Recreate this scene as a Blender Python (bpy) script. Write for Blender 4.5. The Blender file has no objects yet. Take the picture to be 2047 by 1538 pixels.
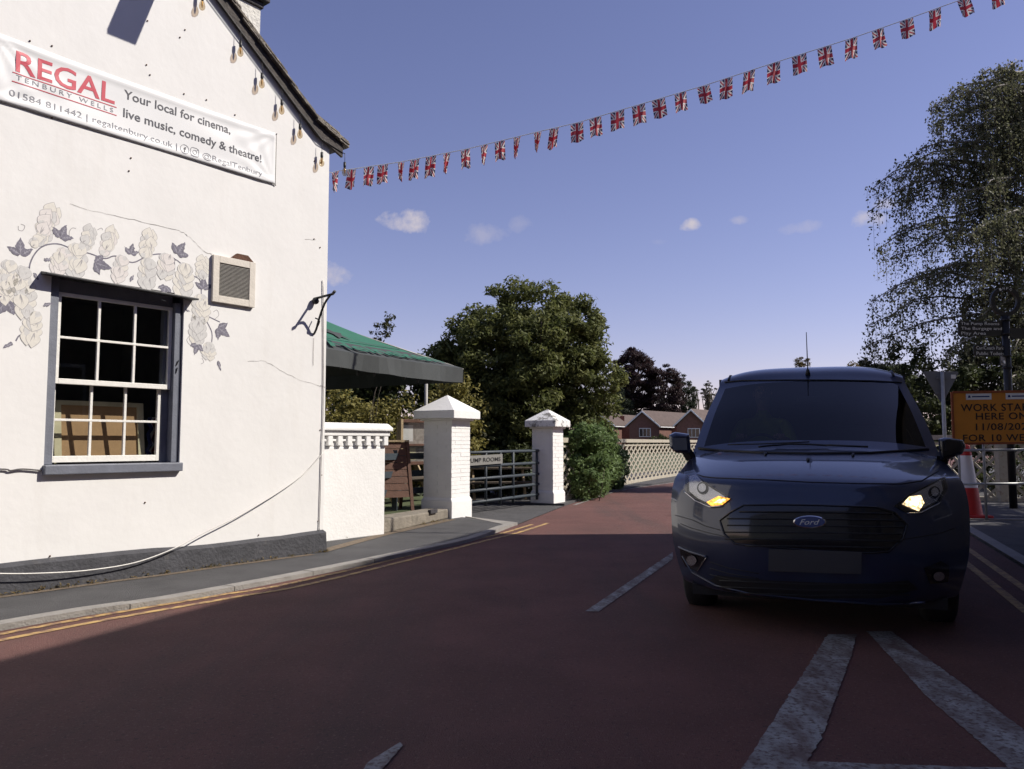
import bpy, bmesh, math, random
import numpy as np
from mathutils import Vector, Matrix
from mathutils.bvhtree import BVHTree
from mathutils.geometry import tessellate_polygon
rnd = random.Random(7)
sc = bpy.context.scene
col = sc.collection
R = math.radians

# ---------------------------------------------------------------- camera
CAM_H = 1.2
PITCH = math.atan((885 - 769) / 1600)
cd = bpy.data.cameras.new('camera'); cam = bpy.data.objects.new('camera', cd); col.objects.link(cam)
cam.location = (0, 0, CAM_H); cam.rotation_euler = (math.pi / 2 + PITCH, 0, 0)
cd.sensor_width = 36; cd.lens = 36 * 1600 / 2047; cd.clip_end = 3000; cd.clip_start = 0.05
sc.camera = cam

# ---------------------------------------------------------------- sky and sun
SUN_EL, SUN_AZ = R(43), R(3)           # azimuth measured from +X towards +Y
SUN = Vector((math.cos(SUN_AZ) * math.cos(SUN_EL), math.sin(SUN_AZ) * math.cos(SUN_EL), math.sin(SUN_EL)))
w = bpy.data.worlds.new('World'); sc.world = w; w.use_nodes = True
nt = w.node_tree; N = nt.nodes; L = nt.links
N.clear()
wo = N.new('ShaderNodeOutputWorld'); bg = N.new('ShaderNodeBackground'); bg.inputs['Strength'].default_value = 0.103
L.new(bg.outputs[0], wo.inputs[0])
sky = N.new('ShaderNodeTexSky'); sky.sky_type = 'NISHITA'; sky.sun_disc = False
sky.sun_elevation = SUN_EL; sky.sun_rotation = math.pi / 2 - SUN_AZ
sky.air_density = 1.0; sky.dust_density = 0.15; sky.ozone_density = 3.0
SUN_STRENGTH = 5.0; EXPOSURE = 0.29


def ray(u, v):
    x = (u - 1023.5) / 1600; y = (769 - v) / 1600
    return Vector((x, math.cos(PITCH) - y * math.sin(PITCH), math.sin(PITCH) + y * math.cos(PITCH)))


CAM = Vector((0, 0, CAM_H))


def G(u, v, z=0.0):
    r = ray(u, v); return CAM + r * ((z - CAM_H) / r.z)


def AT(u, v, Y):
    r = ray(u, v); return CAM + r * (Y / r.y)


def pxm(Y): return 1600.0 / Y


# small fair-weather clouds fixed in the sky by direction
tc = N.new('ShaderNodeTexCoord'); nrm = N.new('ShaderNodeVectorMath'); nrm.operation = 'NORMALIZE'
L.new(tc.outputs['Generated'], nrm.inputs[0])
noi = N.new('ShaderNodeTexNoise'); noi.inputs['Scale'].default_value = 34; noi.inputs['Detail'].default_value = 7
noi.inputs['Roughness'].default_value = .62
L.new(nrm.outputs[0], noi.inputs['Vector'])
acc = None
CLOUDS = [(818, 441, 62, 25, 1.0), (655, 545, 45, 28, .8), (965, 468, 70, 24, .32), (1380, 450, 26, 14, .9), (1475, 441, 24, 10, .35),
          (1605, 456, 48, 15, .33), (1735, 440, 36, 20, .85), (1770, 408, 26, 12, .5), (1312, 484, 24, 8, .2), (1040, 450, 30, 22, .2), (630, 245, 28, 14, .35)]
for (u, v, a, b, k) in CLOUDS:
    d = ray(u, v).normalized(); rt = Vector((d.y, -d.x, 0)).normalized(); up = rt.cross(d)
    da = N.new('ShaderNodeVectorMath'); da.operation = 'DOT_PRODUCT'; da.inputs[1].default_value = rt * (1600 / a)
    db = N.new('ShaderNodeVectorMath'); db.operation = 'DOT_PRODUCT'; db.inputs[1].default_value = up * (1600 / b)
    dc = N.new('ShaderNodeVectorMath'); dc.operation = 'DOT_PRODUCT'; dc.inputs[1].default_value = d
    for q in (da, db, dc): L.new(nrm.outputs[0], q.inputs[0])
    sa = N.new('ShaderNodeMath'); sa.operation = 'MULTIPLY'; L.new(da.outputs['Value'], sa.inputs[0]); L.new(da.outputs['Value'], sa.inputs[1])
    sb = N.new('ShaderNodeMath'); sb.operation = 'MULTIPLY_ADD'; L.new(db.outputs['Value'], sb.inputs[0]); L.new(db.outputs['Value'], sb.inputs[1]); L.new(sa.outputs[0], sb.inputs[2])
    nz = N.new('ShaderNodeMath'); nz.operation = 'MULTIPLY_ADD'; L.new(noi.outputs['Fac'], nz.inputs[0]); nz.inputs[1].default_value = -3.4; L.new(sb.outputs[0], nz.inputs[2])
    mr = N.new('ShaderNodeMapRange'); L.new(nz.outputs[0], mr.inputs['Value'])
    mr.inputs['From Min'].default_value = -1.0; mr.inputs['From Max'].default_value = -2.1; mr.inputs['To Min'].default_value = 0; mr.inputs['To Max'].default_value = k
    fr = N.new('ShaderNodeMath'); fr.operation = 'GREATER_THAN'; L.new(dc.outputs['Value'], fr.inputs[0]); fr.inputs[1].default_value = 0.5
    mm = N.new('ShaderNodeMath'); mm.operation = 'MULTIPLY'; L.new(mr.outputs[0], mm.inputs[0]); L.new(fr.outputs[0], mm.inputs[1])
    if acc is None: acc = mm
    else:
        mx = N.new('ShaderNodeMath'); mx.operation = 'MAXIMUM'; L.new(acc.outputs[0], mx.inputs[0]); L.new(mm.outputs[0], mx.inputs[1]); acc = mx
mixc = N.new('ShaderNodeMix'); mixc.data_type = 'RGBA'
tint = N.new('ShaderNodeMix'); tint.data_type = 'RGBA'; tint.blend_type = 'MULTIPLY'; tint.inputs[0].default_value = 1.0
tint.inputs[7].default_value = (1.12, .82, .93, 1)
L.new(sky.outputs[0], tint.inputs[6])
L.new(acc.outputs[0], mixc.inputs[0]); L.new(tint.outputs[2], mixc.inputs[6]); mixc.inputs[7].default_value = (5.0, 4.6, 5.0, 1)
L.new(mixc.outputs[2], bg.inputs['Color'])

sl = bpy.data.lights.new('sun', 'SUN'); sl.energy = SUN_STRENGTH; sl.angle = R(0.5); sl.color = (1.0, .94, .85)
so = bpy.data.objects.new('sun', sl); col.objects.link(so); so.location = (30, 0, 40)
so.rotation_euler = (-SUN).to_track_quat('-Z', 'Y').to_euler()
vs = sc.view_settings
vs.view_transform = 'Standard'; vs.look = 'None'; vs.exposure = EXPOSURE; vs.gamma = 1.0
sc.cycles.max_bounces = 8; sc.cycles.transparent_max_bounces = 16

# ---------------------------------------------------------------- materials
MATS = {}


def M(name, c, rough=.7, var=.12, scale=6.0, bump=0.0, bscale=60.0, metal=0.0, coat=0.0, spec=.5, var2=None, emis=0.0, transl=0.0):
    m = bpy.data.materials.new(name); m.use_nodes = True; MATS[name] = m
    nt = m.node_tree; N = nt.nodes; L = nt.links
    b = N['Principled BSDF']; b.inputs['Roughness'].default_value = rough; b.inputs['Metallic'].default_value = metal
    b.inputs['Coat Weight'].default_value = coat; b.inputs['Coat Roughness'].default_value = .04; b.inputs['Specular IOR Level'].default_value = spec
    g = N.new('ShaderNodeNewGeometry')
    n1 = N.new('ShaderNodeTexNoise'); n1.inputs['Scale'].default_value = scale; n1.inputs['Detail'].default_value = 6; n1.inputs['Roughness'].default_value = .6
    L.new(g.outputs['Position'], n1.inputs['Vector'])
    cr = N.new('ShaderNodeValToRGB')
    c2 = var2 or tuple(min(1, x * (1 + var)) for x in c)
    cr.color_ramp.elements[0].position = .3; cr.color_ramp.elements[1].position = .7
    cr.color_ramp.elements[0].color = (*[x * (1 - var) for x in c], 1); cr.color_ramp.elements[1].color = (*c2, 1)
    L.new(n1.outputs['Fac'], cr.inputs[0]); L.new(cr.outputs[0], b.inputs['Base Color'])
    if emis:
        b.inputs['Emission Color'].default_value = (*c, 1); b.inputs['Emission Strength'].default_value = emis
    if bump:
        n2 = N.new('ShaderNodeTexNoise'); n2.inputs['Scale'].default_value = bscale; n2.inputs['Detail'].default_value = 5
        L.new(g.outputs['Position'], n2.inputs['Vector'])
        bp = N.new('ShaderNodeBump'); bp.inputs['Strength'].default_value = bump; bp.inputs['Distance'].default_value = .02
        L.new(n2.outputs['Fac'], bp.inputs['Height']); L.new(bp.outputs[0], b.inputs['Normal'])
    if transl:
        t = N.new('ShaderNodeBsdfTranslucent'); L.new(cr.outputs[0], t.inputs['Color'])
        mx = N.new('ShaderNodeMixShader'); mx.inputs[0].default_value = transl
        L.new(b.outputs[0], mx.inputs[1]); L.new(t.outputs[0], mx.inputs[2]); L.new(mx.outputs[0], N['Material Output'].inputs[0])
    return m


def layer(m, c, scale, lo, hi, strength=1.0, stretch=(1, 1, 1), detail=8):
    """adds worn patches / stains with a shape of their own over a material's colour"""
    nt = m.node_tree; N = nt.nodes; L = nt.links; b = N['Principled BSDF']
    src = b.inputs['Base Color'].links[0].from_socket
    g = N.new('ShaderNodeNewGeometry'); vm = N.new('ShaderNodeVectorMath'); vm.operation = 'MULTIPLY'; vm.inputs[1].default_value = stretch
    L.new(g.outputs['Position'], vm.inputs[0])
    n = N.new('ShaderNodeTexNoise'); n.inputs['Scale'].default_value = scale; n.inputs['Detail'].default_value = detail; n.inputs['Roughness'].default_value = .65
    L.new(vm.outputs[0], n.inputs['Vector'])
    mr = N.new('ShaderNodeMapRange'); mr.inputs['From Min'].default_value = lo; mr.inputs['From Max'].default_value = hi; mr.inputs['To Max'].default_value = strength
    L.new(n.outputs['Fac'], mr.inputs['Value'])
    mx = N.new('ShaderNodeMix'); mx.data_type = 'RGBA'; mx.inputs[7].default_value = (*c, 1)
    L.new(mr.outputs[0], mx.inputs[0]); L.new(src, mx.inputs[6]); L.new(mx.outputs[2], b.inputs['Base Color'])
    return m


def glass_mat(name, tint=(.25, .27, .28), rough=.02, ior=1.5):
    m = bpy.data.materials.new(name); m.use_nodes = True; MATS[name] = m
    nt = m.node_tree; N = nt.nodes; L = nt.links; N.remove(N['Principled BSDF'])
    t = N.new('ShaderNodeBsdfTransparent'); t.inputs[0].default_value = (*tint, 1)
    gl = N.new('ShaderNodeBsdfGlossy'); gl.inputs['Roughness'].default_value = rough
    f = N.new('ShaderNodeFresnel'); ge = N.new('ShaderNodeNewGeometry'); io = N.new('ShaderNodeMapRange')
    io.inputs['To Min'].default_value = ior; io.inputs['To Max'].default_value = 1 / ior; L.new(ge.outputs['Backfacing'], io.inputs['Value']); L.new(io.outputs[0], f.inputs['IOR'])
    mx = N.new('ShaderNodeMixShader'); L.new(f.outputs[0], mx.inputs[0]); L.new(t.outputs[0], mx.inputs[1]); L.new(gl.outputs[0], mx.inputs[2])
    L.new(mx.outputs[0], N['Material Output'].inputs[0])
    return m


render_w = M('white_render', (.765, .752, .733), .9, .03, 2.2, .10, 14); layer(render_w, (.66, .63, .59), 3.5, .55, .8, .4, (1, 1, .12))
layer(render_w, (.60, .57, .53), 1.1, .58, .80, .35, (1, 1, .35))
layer(render_w, (.42, .39, .36), 26, .70, .78, .5)
paint_w = M('white_masonry_paint', (.78, .77, .75), .8, .04, 5, .2, 30)
layer(paint_w, (.40, .37, .33), 7, .64, .76, .55)
white_worn = M('worn_white_cap_paint', (.78, .77, .75), .85, .05, 6, .4, 40)
layer(white_worn, (.16, .15, .13), 5, .52, .6, .9)
plinth_m = M('black_plinth_paint', (.045, .045, .052), .75, .25, 5, .5, 30)
layer(plinth_m, (.12, .11, .10), 9, .6, .75, .6)
M('frame_grey', (.155, .165, .20), .55, .12, 8, .15, 60)
M('frame_dark', (.045, .05, .075), .5, .15, 8)
M('sash_white', (.78, .76, .71), .5, .06, 15, .15, 60)
M('black_iron', (.009, .009, .010), .5, .3, 20, .2, 80)
M('hood_black', (.025, .025, .028), .5, .2, 20)
M('vent_cream', (.62, .57, .50), .6, .08, 10, .2, 60)
M('vent_dark', (.03, .03, .03), .8)
M('slat_grey', (.34, .32, .29), .6, .1, 20)
timber = M('weathered_bargeboard', (.06, .05, .045), .85, .4, 14, .6, 40)
tile_m = M('roof_tile', (.16, .14, .12), .9, .4, 9, .7, 50); layer(tile_m, (.42, .37, .29), 11, .48, .66, .8)
slate_m = M('slate_roof', (.09, .085, .09), .8, .3, 6, .5, 30)
M('chimney_cap', (.035, .032, .035), .8, .3, 12, .5, 40)
rough_w = M('roughcast_white', (.66, .64, .58), .95, .1, 10, .9, 30); layer(rough_w, (.25, .23, .2), 18, .6, .7, .8)
M('banner_vinyl', (.74, .74, .74), .38, .02, 3, 0, 10, 0, .1, .5)
M('letter_red', (.52, .045, .075), .5, .03)
M('letter_dark', (.045, .045, .06), .5, .03)
M('letter_grey', (.22, .22, .25), .5, .03)
M('letter_white', (.75, .75, .72), .5, .03)
M('letter_black', (.012, .012, .012), .5, .03)
M('mural_cream', (.69, .66, .60), .9, .07, 40); M('mural_grey', (.59, .58, .565), .9, .08, 40); M('mural_pink', (.69, .65, .625), .9, .07, 40)
M('mural_line', (.36, .345, .35), .9, .15, 40); M('mural_leaf', (.185, .175, .215), .9, .25, 40); M('mural_leaf_line', (.34, .33, .37), .9, .1)
M('bulb_black', (.02, .02, .02), .5); bulb_g = glass_mat('bulb_glass', (.8, .72, .6), .03, 1.45)
M('filament_gold', (.6, .4, .15), .4, .05, 10, 0, 10, .6)
pane_g = glass_mat('window_glass', (.80, .82, .82), .015, 1.45)
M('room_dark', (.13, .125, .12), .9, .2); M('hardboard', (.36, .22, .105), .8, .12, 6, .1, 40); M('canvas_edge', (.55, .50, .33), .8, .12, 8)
M('cloth_red', (.45, .04, .06), .8); M('cloth_blue', (.03, .04, .13), .8); M('cloth_white', (.7, .68, .66), .8)
red_road = M('red_road_asphalt', (.145, .062, .053), .9, .22, 1.3, 1.0, 140); layer(red_road, (.085, .048, .043), .5, .5, .75, .5); layer(red_road, (.075, .048, .043), 1.1, .50, .68, .6, (1, .1, 1)); layer(red_road, (.25, .15, .125), 55, .56, .68, .7); layer(red_road, (.05, .03, .028), 48, .57, .68, .8); layer(red_road, (.07, .05, .045), 1.7, .6, .72, .5, (1, .35, 1))
path_m = M('path_asphalt', (.075, .073, .075), .9, .2, 2.5, 1.0, 120); layer(path_m, (.16, .155, .15), 90, .56, .68, .5); layer(path_m, (.16, .14, .11), 3, .6, .8, .4)
kerb_m = M('concrete_kerb', (.25, .235, .215), .9, .15, 6, .5, 60); layer(kerb_m, (.14, .13, .12), 7, .55, .75, .6)
conc = M('concrete_step', (.20, .175, .14), .92, .22, 6, .6, 40); layer(conc, (.09, .085, .06), 5, .55, .7, .7)
dirt = M('gutter_grit', (.15, .115, .08), .95, .3, 20, .8, 90)
y_paint = M('yellow_line_paint', (.42, .27, .10), .8, .15, 8); layer(y_paint, (.13, .07, .06), 14, .44, .62, .9)
w_paint = M('white_line_paint', (.30, .31, .30), .85, .2, 5); layer(w_paint, (.11, .072, .062), 5, .40, .62, .85, (1.6, .7, 1)); layer(w_paint, (.09, .055, .047), 38, .50, .60, .85)
cream_paint = M('cream_iron_paint', (.40, .365, .285), .75, .15, 8, .3, 50); layer(cream_paint, (.20, .13, .08), 8, .55, .68, .8)
grass_m = M('grass_ground', (.06, .075, .03), .95, .35, .6, .5, 20)
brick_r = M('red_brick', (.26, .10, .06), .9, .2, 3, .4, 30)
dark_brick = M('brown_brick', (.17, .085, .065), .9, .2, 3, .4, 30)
M('roof_brown', (.095, .068, .058), .9, .2, 2, .3, 15)
M('upvc_white', (.75, .75, .74), .4, .03)
dark_pane = M('dark_window_pane', (.02, .024, .03), .08, .1, 2, 0, 10, 0, .3)
gate_m = M('blue_grey_gate', (.030, .041, .052), .6, .15, 8, .2, 50)
M('sign_panel', (.20, .195, .18), .6, .1)
wood_m = M('stained_timber', (.095, .042, .024), .75, .25, 9, .3, 40); wood_l = M('pale_timber', (.36, .27, .16), .8, .2, 9, .3, 40)
M('picnic_wood', (.075, .058, .042), .85, .25, 9, .4, 40)
M('poster_paper', (.30, .27, .24), .6, .3, 14)
canvas_g = M('parasol_green', (.027, .135, .088), .85, .12, 3, .15, 120, transl=.12)
canvas_k = M('parasol_charcoal', (.044, .049, .050), .85, .15, 3, .2, 120)
M('pole_grey', (.30, .29, .27), .5, .1); M('galvanised', (.42, .43, .42), .5, .12, 12, .1, 60, .4)
M('sign_back_grey', (.16, .17, .18), .6, .12, 6)
orange_m = M('orange_sign_face', (.62, .235, .022), .55, .07, 5); M('orange_rim', (.30, .075, .02), .6, .1)
M('cone_red', (.50, .025, .022), .5, .1, 8, .1, 60); M('cone_white', (.72, .72, .73), .35, .06)
M('rubber', (.02, .02, .02), .8, .2, 20, .2, 60)
bark = M('bark', (.11, .09, .07), .95, .35, 9, .8, 30); bark_b = M('birch_bark', (.33, .30, .27), .9, .3, 5, .5, 20); layer(bark_b, (.05, .045, .04), 6, .52, .6, .95, (1, 1, 2))
LEAF = {}
for k, c, c2 in (('tree', (.070, .095, .028), (.20, .205, .07)), ('birch', (.085, .095, .05), (.18, .18, .10)), ('ivy', (.07, .12, .04), (.18, .25, .09)),
                 ('varieg', (.07, .085, .022), (.36, .30, .09)), ('hedge', (.030, .042, .016), (.085, .10, .035)), ('copper', (.030, .018, .020), (.06, .034, .034)),
                 ('conifer', (.022, .032, .020), (.05, .062, .035)), ('far', (.055, .062, .034), (.11, .105, .055)), ('autumn', (.10, .09, .035), (.22, .15, .06))):
    LEAF[k] = M('leaf_' + k, c, .68, .1, 3.5 if k != 'varieg' else 22, var2=c2, transl=.36, spec=.3)
van_blue = M('van_blue_paint', (.017, .027, .064), .34, .06, 4, 0, 10, .2, 1.0, .5); layer(van_blue, (.05, .046, .042), 9, .55, .8, .22)
M('black_plastic', (.014, .014, .015), .55, .15, 12, .1, 100); M('gloss_black', (.008, .008, .009), .15, .1, 8, 0, 10, 0, .5)
M('chrome', (.75, .75, .76), .12, .02, 5, 0, 10, 1.0); M('badge_blue', (.02, .04, .16), .2, .05, 5, 0, 10, 0, .8)
M('lamp_reflector', (.55, .55, .56), .25, .1, 30, 0, 10, .85); lens_g = glass_mat('lamp_lens', (.88, .89, .9), .03, 1.5)
M('plate_blank', (.05, .05, .054), .7, .03)
M('lamp_amber', (1.0, .42, .05), .4, .01, 5, emis=2.2); M('lamp_warm', (1.0, .74, .40), .4, .01, 5, emis=2.5); M('lamp_core', (1.0, .85, .55), .4, .01, 5, emis=9.0)
for nm_ in ('lamp_amber', 'lamp_warm', 'lamp_core'):
    nt = MATS[nm_].node_tree; b_ = nt.nodes['Principled BSDF']; vo = nt.nodes.new('ShaderNodeTexVoronoi'); vo.inputs['Scale'].default_value = 55; ge = nt.nodes.new('ShaderNodeNewGeometry'); nt.links.new(ge.outputs['Position'], vo.inputs['Vector'])
    mr = nt.nodes.new('ShaderNodeMapRange'); mr.inputs['From Min'].default_value = .0; mr.inputs['From Max'].default_value = .9; st_ = b_.inputs['Emission Strength'].default_value; mr.inputs['To Min'].default_value = st_ * 1.6; mr.inputs['To Max'].default_value = st_ * .1
    nt.links.new(vo.outputs['Distance'], mr.inputs['Value']); nt.links.new(mr.outputs[0], b_.inputs['Emission Strength'])
screen_g = glass_mat('windscreen_glass', (.30, .32, .33), .012, 1.52)
M('seat_fabric', (.035, .035, .04), .9, .2); M('skin', (.42, .26, .19), .6, .05); M('hivis', (.35, .42, .05), .8, .1); M('hair_dark', (.03, .022, .018), .7, .2)
M('cable_white', (.66, .64, .60), .6, .08, 20); M('cable_dark', (.09, .08, .08), .7)
M('rope_white', (.70, .69, .66), .8, .05); M('rust', (.11, .05, .03), .9, .4, 20, .5, 60); M('crack', (.40, .38, .36), .95, .2, 30)
M('dry_grass', (.16, .14, .07), .95, .3, 3, .4, 20)


def flag_material():
    m = bpy.data.materials.new('union_flag_print'); m.use_nodes = True; nt = m.node_tree; N = nt.nodes; L = nt.links
    b = N['Principled BSDF']; b.inputs['Roughness'].default_value = .7
    uv = N.new('ShaderNodeUVMap'); uv.uv_map = 'uv'; sp = N.new('ShaderNodeSeparateXYZ'); L.new(uv.outputs[0], sp.inputs[0])

    def mth(op, a, c=None):
        n = N.new('ShaderNodeMath'); n.operation = op
        for i, q in enumerate((a, c)):
            if q is None: continue
            if isinstance(q, (int, float)): n.inputs[i].default_value = q
            else: L.new(q, n.inputs[i])
        return n.outputs[0]
    x = mth('SUBTRACT', sp.outputs[0], .5); y = mth('SUBTRACT', sp.outputs[1], .5); ax = mth('ABSOLUTE', x); ay = mth('ABSOLUTE', y)
    d1 = mth('ABSOLUTE', mth('SUBTRACT', x, y)); d2 = mth('ABSOLUTE', mth('ADD', x, y)); dd = mth('MINIMUM', d1, d2)
    cross = mth('MINIMUM', mth('MULTIPLY', ax, 1.0), mth('MULTIPLY', ay, 1.0))
    wd = mth('LESS_THAN', dd, .15); rd = mth('LESS_THAN', dd, .045); wc = mth('LESS_THAN', cross, .165); rc = mth('LESS_THAN', cross, .10)

    def mixc(fac, a, c):
        n = N.new('ShaderNodeMix'); n.data_type = 'RGBA'; L.new(fac, n.inputs[0])
        if isinstance(a, tuple): n.inputs[6].default_value = (*a, 1)
        else: L.new(a, n.inputs[6])
        n.inputs[7].default_value = (*c, 1); return n.outputs[2]
    RED, WH, BL = (.52, .05, .07), (.80, .77, .73), (.03, .033, .09)
    c = mixc(wd, BL, WH); c = mixc(rd, c, RED); c = mixc(wc, c, WH); c = mixc(rc, c, RED)
    L.new(c, b.inputs['Base Color'])
    t = N.new('ShaderNodeBsdfTranslucent'); L.new(c, t.inputs['Color']); mx = N.new('ShaderNodeMixShader'); mx.inputs[0].default_value = .3
    L.new(b.outputs[0], mx.inputs[1]); L.new(t.outputs[0], mx.inputs[2]); L.new(mx.outputs[0], N['Material Output'].inputs[0])
    MATS['flag'] = m


flag_material()

# ---------------------------------------------------------------- mesh helpers
ORG = {}


def tag(o, label=None, cat=None, group=None, kind=None):
    if label: o['label'] = label
    if cat: o['category'] = cat
    if group: o['group'] = group
    if kind: o['kind'] = kind
    return o


def thing(name, loc, label=None, cat=None, group=None, rz=0.0, kind=None, local=False):
    o = bpy.data.objects.new(name, None); col.objects.link(o); o.location = loc; o.rotation_euler = (0, 0, rz); o.empty_display_size = .2
    ORG[o] = Vector((0, 0, 0)) if local else Vector(loc)
    return tag(o, label, cat, group, kind)


def IDT(p): return Vector(p)


class MB:
    def __init__(s, T=IDT):
        s.v = []; s.f = []; s.m = []; s.T = T; s.mi = 0; s.sm = []

    def add(s, pts, faces, smooth=False):
        b = len(s.v); s.v += [s.T(p) for p in pts]
        for f in faces: s.f.append([b + i for i in f]); s.m.append(s.mi); s.sm.append(smooth)
        return s

    def box(s, x0, x1, y0, y1, z0, z1):
        return s.hexa([(x0, y0, z0), (x1, y0, z0), (x1, y1, z0), (x0, y1, z0), (x0, y0, z1), (x1, y0, z1), (x1, y1, z1), (x0, y1, z1)])

    def hexa(s, p):
        return s.add(p, [(0, 3, 2, 1), (4, 5, 6, 7), (0, 1, 5, 4), (1, 2, 6, 5), (2, 3, 7, 6), (3, 0, 4, 7)])

    def quad(s, a, b, c, d): return s.add([a, b, c, d], [(0, 1, 2, 3)])

    def poly(s, pts): return s.add(pts, [tuple(range(len(pts)))])

    def prism(s, poly, fn, d0, d1):
        n = len(poly); pts = [fn(a, b, d0) for a, b in poly] + [fn(a, b, d1) for a, b in poly]
        fs = [tuple(reversed(range(n))), tuple(range(n, 2 * n))] + [(i, (i + 1) % n, n + (i + 1) % n, n + i) for i in range(n)]
        return s.add(pts, fs)

    def bar(s, a, b, wx, wy, up=(0, 0, 1)):
        a = Vector(a); b = Vector(b); d = (b - a).normalized(); u = Vector(up)
        if abs(d.dot(u)) > .98: u = Vector((1, 0, 0))
        x = d.cross(u).normalized() * wx / 2; y = x.cross(d).normalized() * wy / 2
        return s.hexa([a - x - y, a + x - y, a + x + y, a - x + y, b - x - y, b + x - y, b + x + y, b - x + y])

    def tube(s, path, r, n=8, cap=True):
        path = [Vector(p) for p in path]; rs = r if isinstance(r, (list, tuple)) else [r] * len(path)
        pts = []; prev = None
        for i, p in enumerate(path):
            d = (path[min(i + 1, len(path) - 1)] - path[max(i - 1, 0)]).normalized()
            if prev is None:
                u = Vector((0, 0, 1)) if abs(d.z) < .9 else Vector((1, 0, 0))
                x = d.cross(u).normalized()
            else:
                x = (prev - d * prev.dot(d)).normalized()
            prev = x; y = d.cross(x)
            for k in range(n):
                a = 2 * math.pi * k / n; pts.append(p + (x * math.cos(a) + y * math.sin(a)) * rs[i])
        fs = []
        for i in range(len(path) - 1):
            for k in range(n):
                fs.append((i * n + k, i * n + (k + 1) % n, (i + 1) * n + (k + 1) % n, (i + 1) * n + k))
        s.add(pts, fs, True)
        if cap:
            b = len(s.v) - len(pts)
            s.f.append([b + k for k in reversed(range(n))]); s.m.append(s.mi); s.sm.append(False)
            e = b + (len(path) - 1) * n; s.f.append([e + k for k in range(n)]); s.m.append(s.mi); s.sm.append(False)
        return s

    def lathe(s, prof, o, n=16, axis=None):
        o = Vector(o); pts = []
        for (r, z) in prof:
            for k in range(n):
                a = 2 * math.pi * k / n; pts.append(o + Vector((r * math.cos(a), r * math.sin(a), z)))
        fs = [(i * n + k, i * n + (k + 1) % n, (i + 1) * n + (k + 1) % n, (i + 1) * n + k) for i in range(len(prof) - 1) for k in range(n)]
        return s.add(pts, fs, True)

    def build(s, name, mats, parent=None, bevel=0.0):
        me = bpy.data.meshes.new(name)
        og = ORG[parent] if parent is not None else Vector((0, 0, 0))
        me.from_pydata([tuple(p - og) for p in s.v], [], s.f)
        if not isinstance(mats, (list, tuple)): mats = [mats]
        for m in mats: me.materials.append(MATS[m] if isinstance(m, str) else m)
        me.polygons.foreach_set('material_index', s.m); me.polygons.foreach_set('use_smooth', s.sm)
        me.update()
        return link(name, me, parent, bevel)


def link(name, me, parent=None, bevel=0.0):
    o = bpy.data.objects.new(name, me); col.objects.link(o)
    if parent is not None: o.parent = parent; ORG[o] = ORG[parent]
    else: ORG[o] = Vector((0, 0, 0))
    if bevel:
        b = o.modifiers.new('bevel', 'BEVEL'); b.width = bevel; b.segments = 2; b.limit_method = 'ANGLE'
    return o


def recenter(o):
    """origin of a top-level mesh to its base centre"""
    me = o.data; n = len(me.vertices); a = np.empty(n * 3); me.vertices.foreach_get('co', a); a = a.reshape(-1, 3)
    c = np.array([(a[:, 0].min() + a[:, 0].max()) / 2, (a[:, 1].min() + a[:, 1].max()) / 2, a[:, 2].min()])
    me.vertices.foreach_set('co', (a - c).ravel()); o.location = c; me.update(); ORG[o] = Vector(c); return o


def text2d(body, offset=0.0, spacing=1.0, shear=0.0, res=3):
    cu = bpy.data.curves.new('t', 'FONT'); cu.body = body; cu.offset = offset; cu.space_character = spacing; cu.resolution_u = res; cu.shear = shear
    ob = bpy.data.objects.new('t', cu); col.objects.link(ob)
    bpy.context.view_layer.update()
    me = bpy.data.meshes.new_from_object(ob.evaluated_get(bpy.context.evaluated_depsgraph_get()))
    v = [(p.co.x, p.co.y) for p in me.vertices]; f = [list(p.vertices) for p in me.polygons]
    bpy.data.objects.remove(ob); bpy.data.curves.remove(cu); bpy.data.meshes.remove(me)
    return v, f


def lettering(body, p0, p1, ht, n, mat, parent, off=.004, fit=None, cap=.73, **kw):
    """text from p0 to p1 along the baseline, upright direction from ht (vector of cap height), n the outward normal"""
    v, f = text2d(body, **kw)
    x0 = min(a for a, b in v); x1 = max(a for a, b in v)
    p0 = Vector(p0); p1 = Vector(p1); ht = Vector(ht); n = Vector(n)
    pos = [p0 + (p1 - p0) * ((a - x0) / (x1 - x0)) + ht * (b / cap) + n * off for a, b in v]
    if fit: pos = [fit(p) for p in pos]
    split_letters(v, f, pos, mat, parent)


def split_letters(v, f, pos, mat, parent):
    """one mesh per character: islands whose x ranges overlap belong together"""
    par_ = list(range(len(v)))

    def find(i):
        while par_[i] != i: par_[i] = par_[par_[i]]; i = par_[i]
        return i
    for q in f:
        for k in q[1:]: par_[find(k)] = find(q[0])
    isl = {}
    for i in range(len(v)): isl.setdefault(find(i), []).append(i)
    rg = sorted([min(v[i][0] for i in c), max(v[i][0] for i in c), c] for c in isl.values())
    grp = []
    for a, b, c in rg:
        if grp and a < grp[-1][1] - .3 * min(b - a, grp[-1][1] - grp[-1][0]): grp[-1][1] = max(b, grp[-1][1]); grp[-1][2] += c
        else: grp.append([a, b, list(c)])
    for a, b, c in grp:
        ix = {k: j for j, k in enumerate(c)}; mb = MB(); mb.add([pos[k] for k in c], [[ix[k] for k in q] for q in f if q[0] in ix]); mb.build('letter', mat, parent)


def lerp(a, b, t): return a + (b - a) * t


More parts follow.
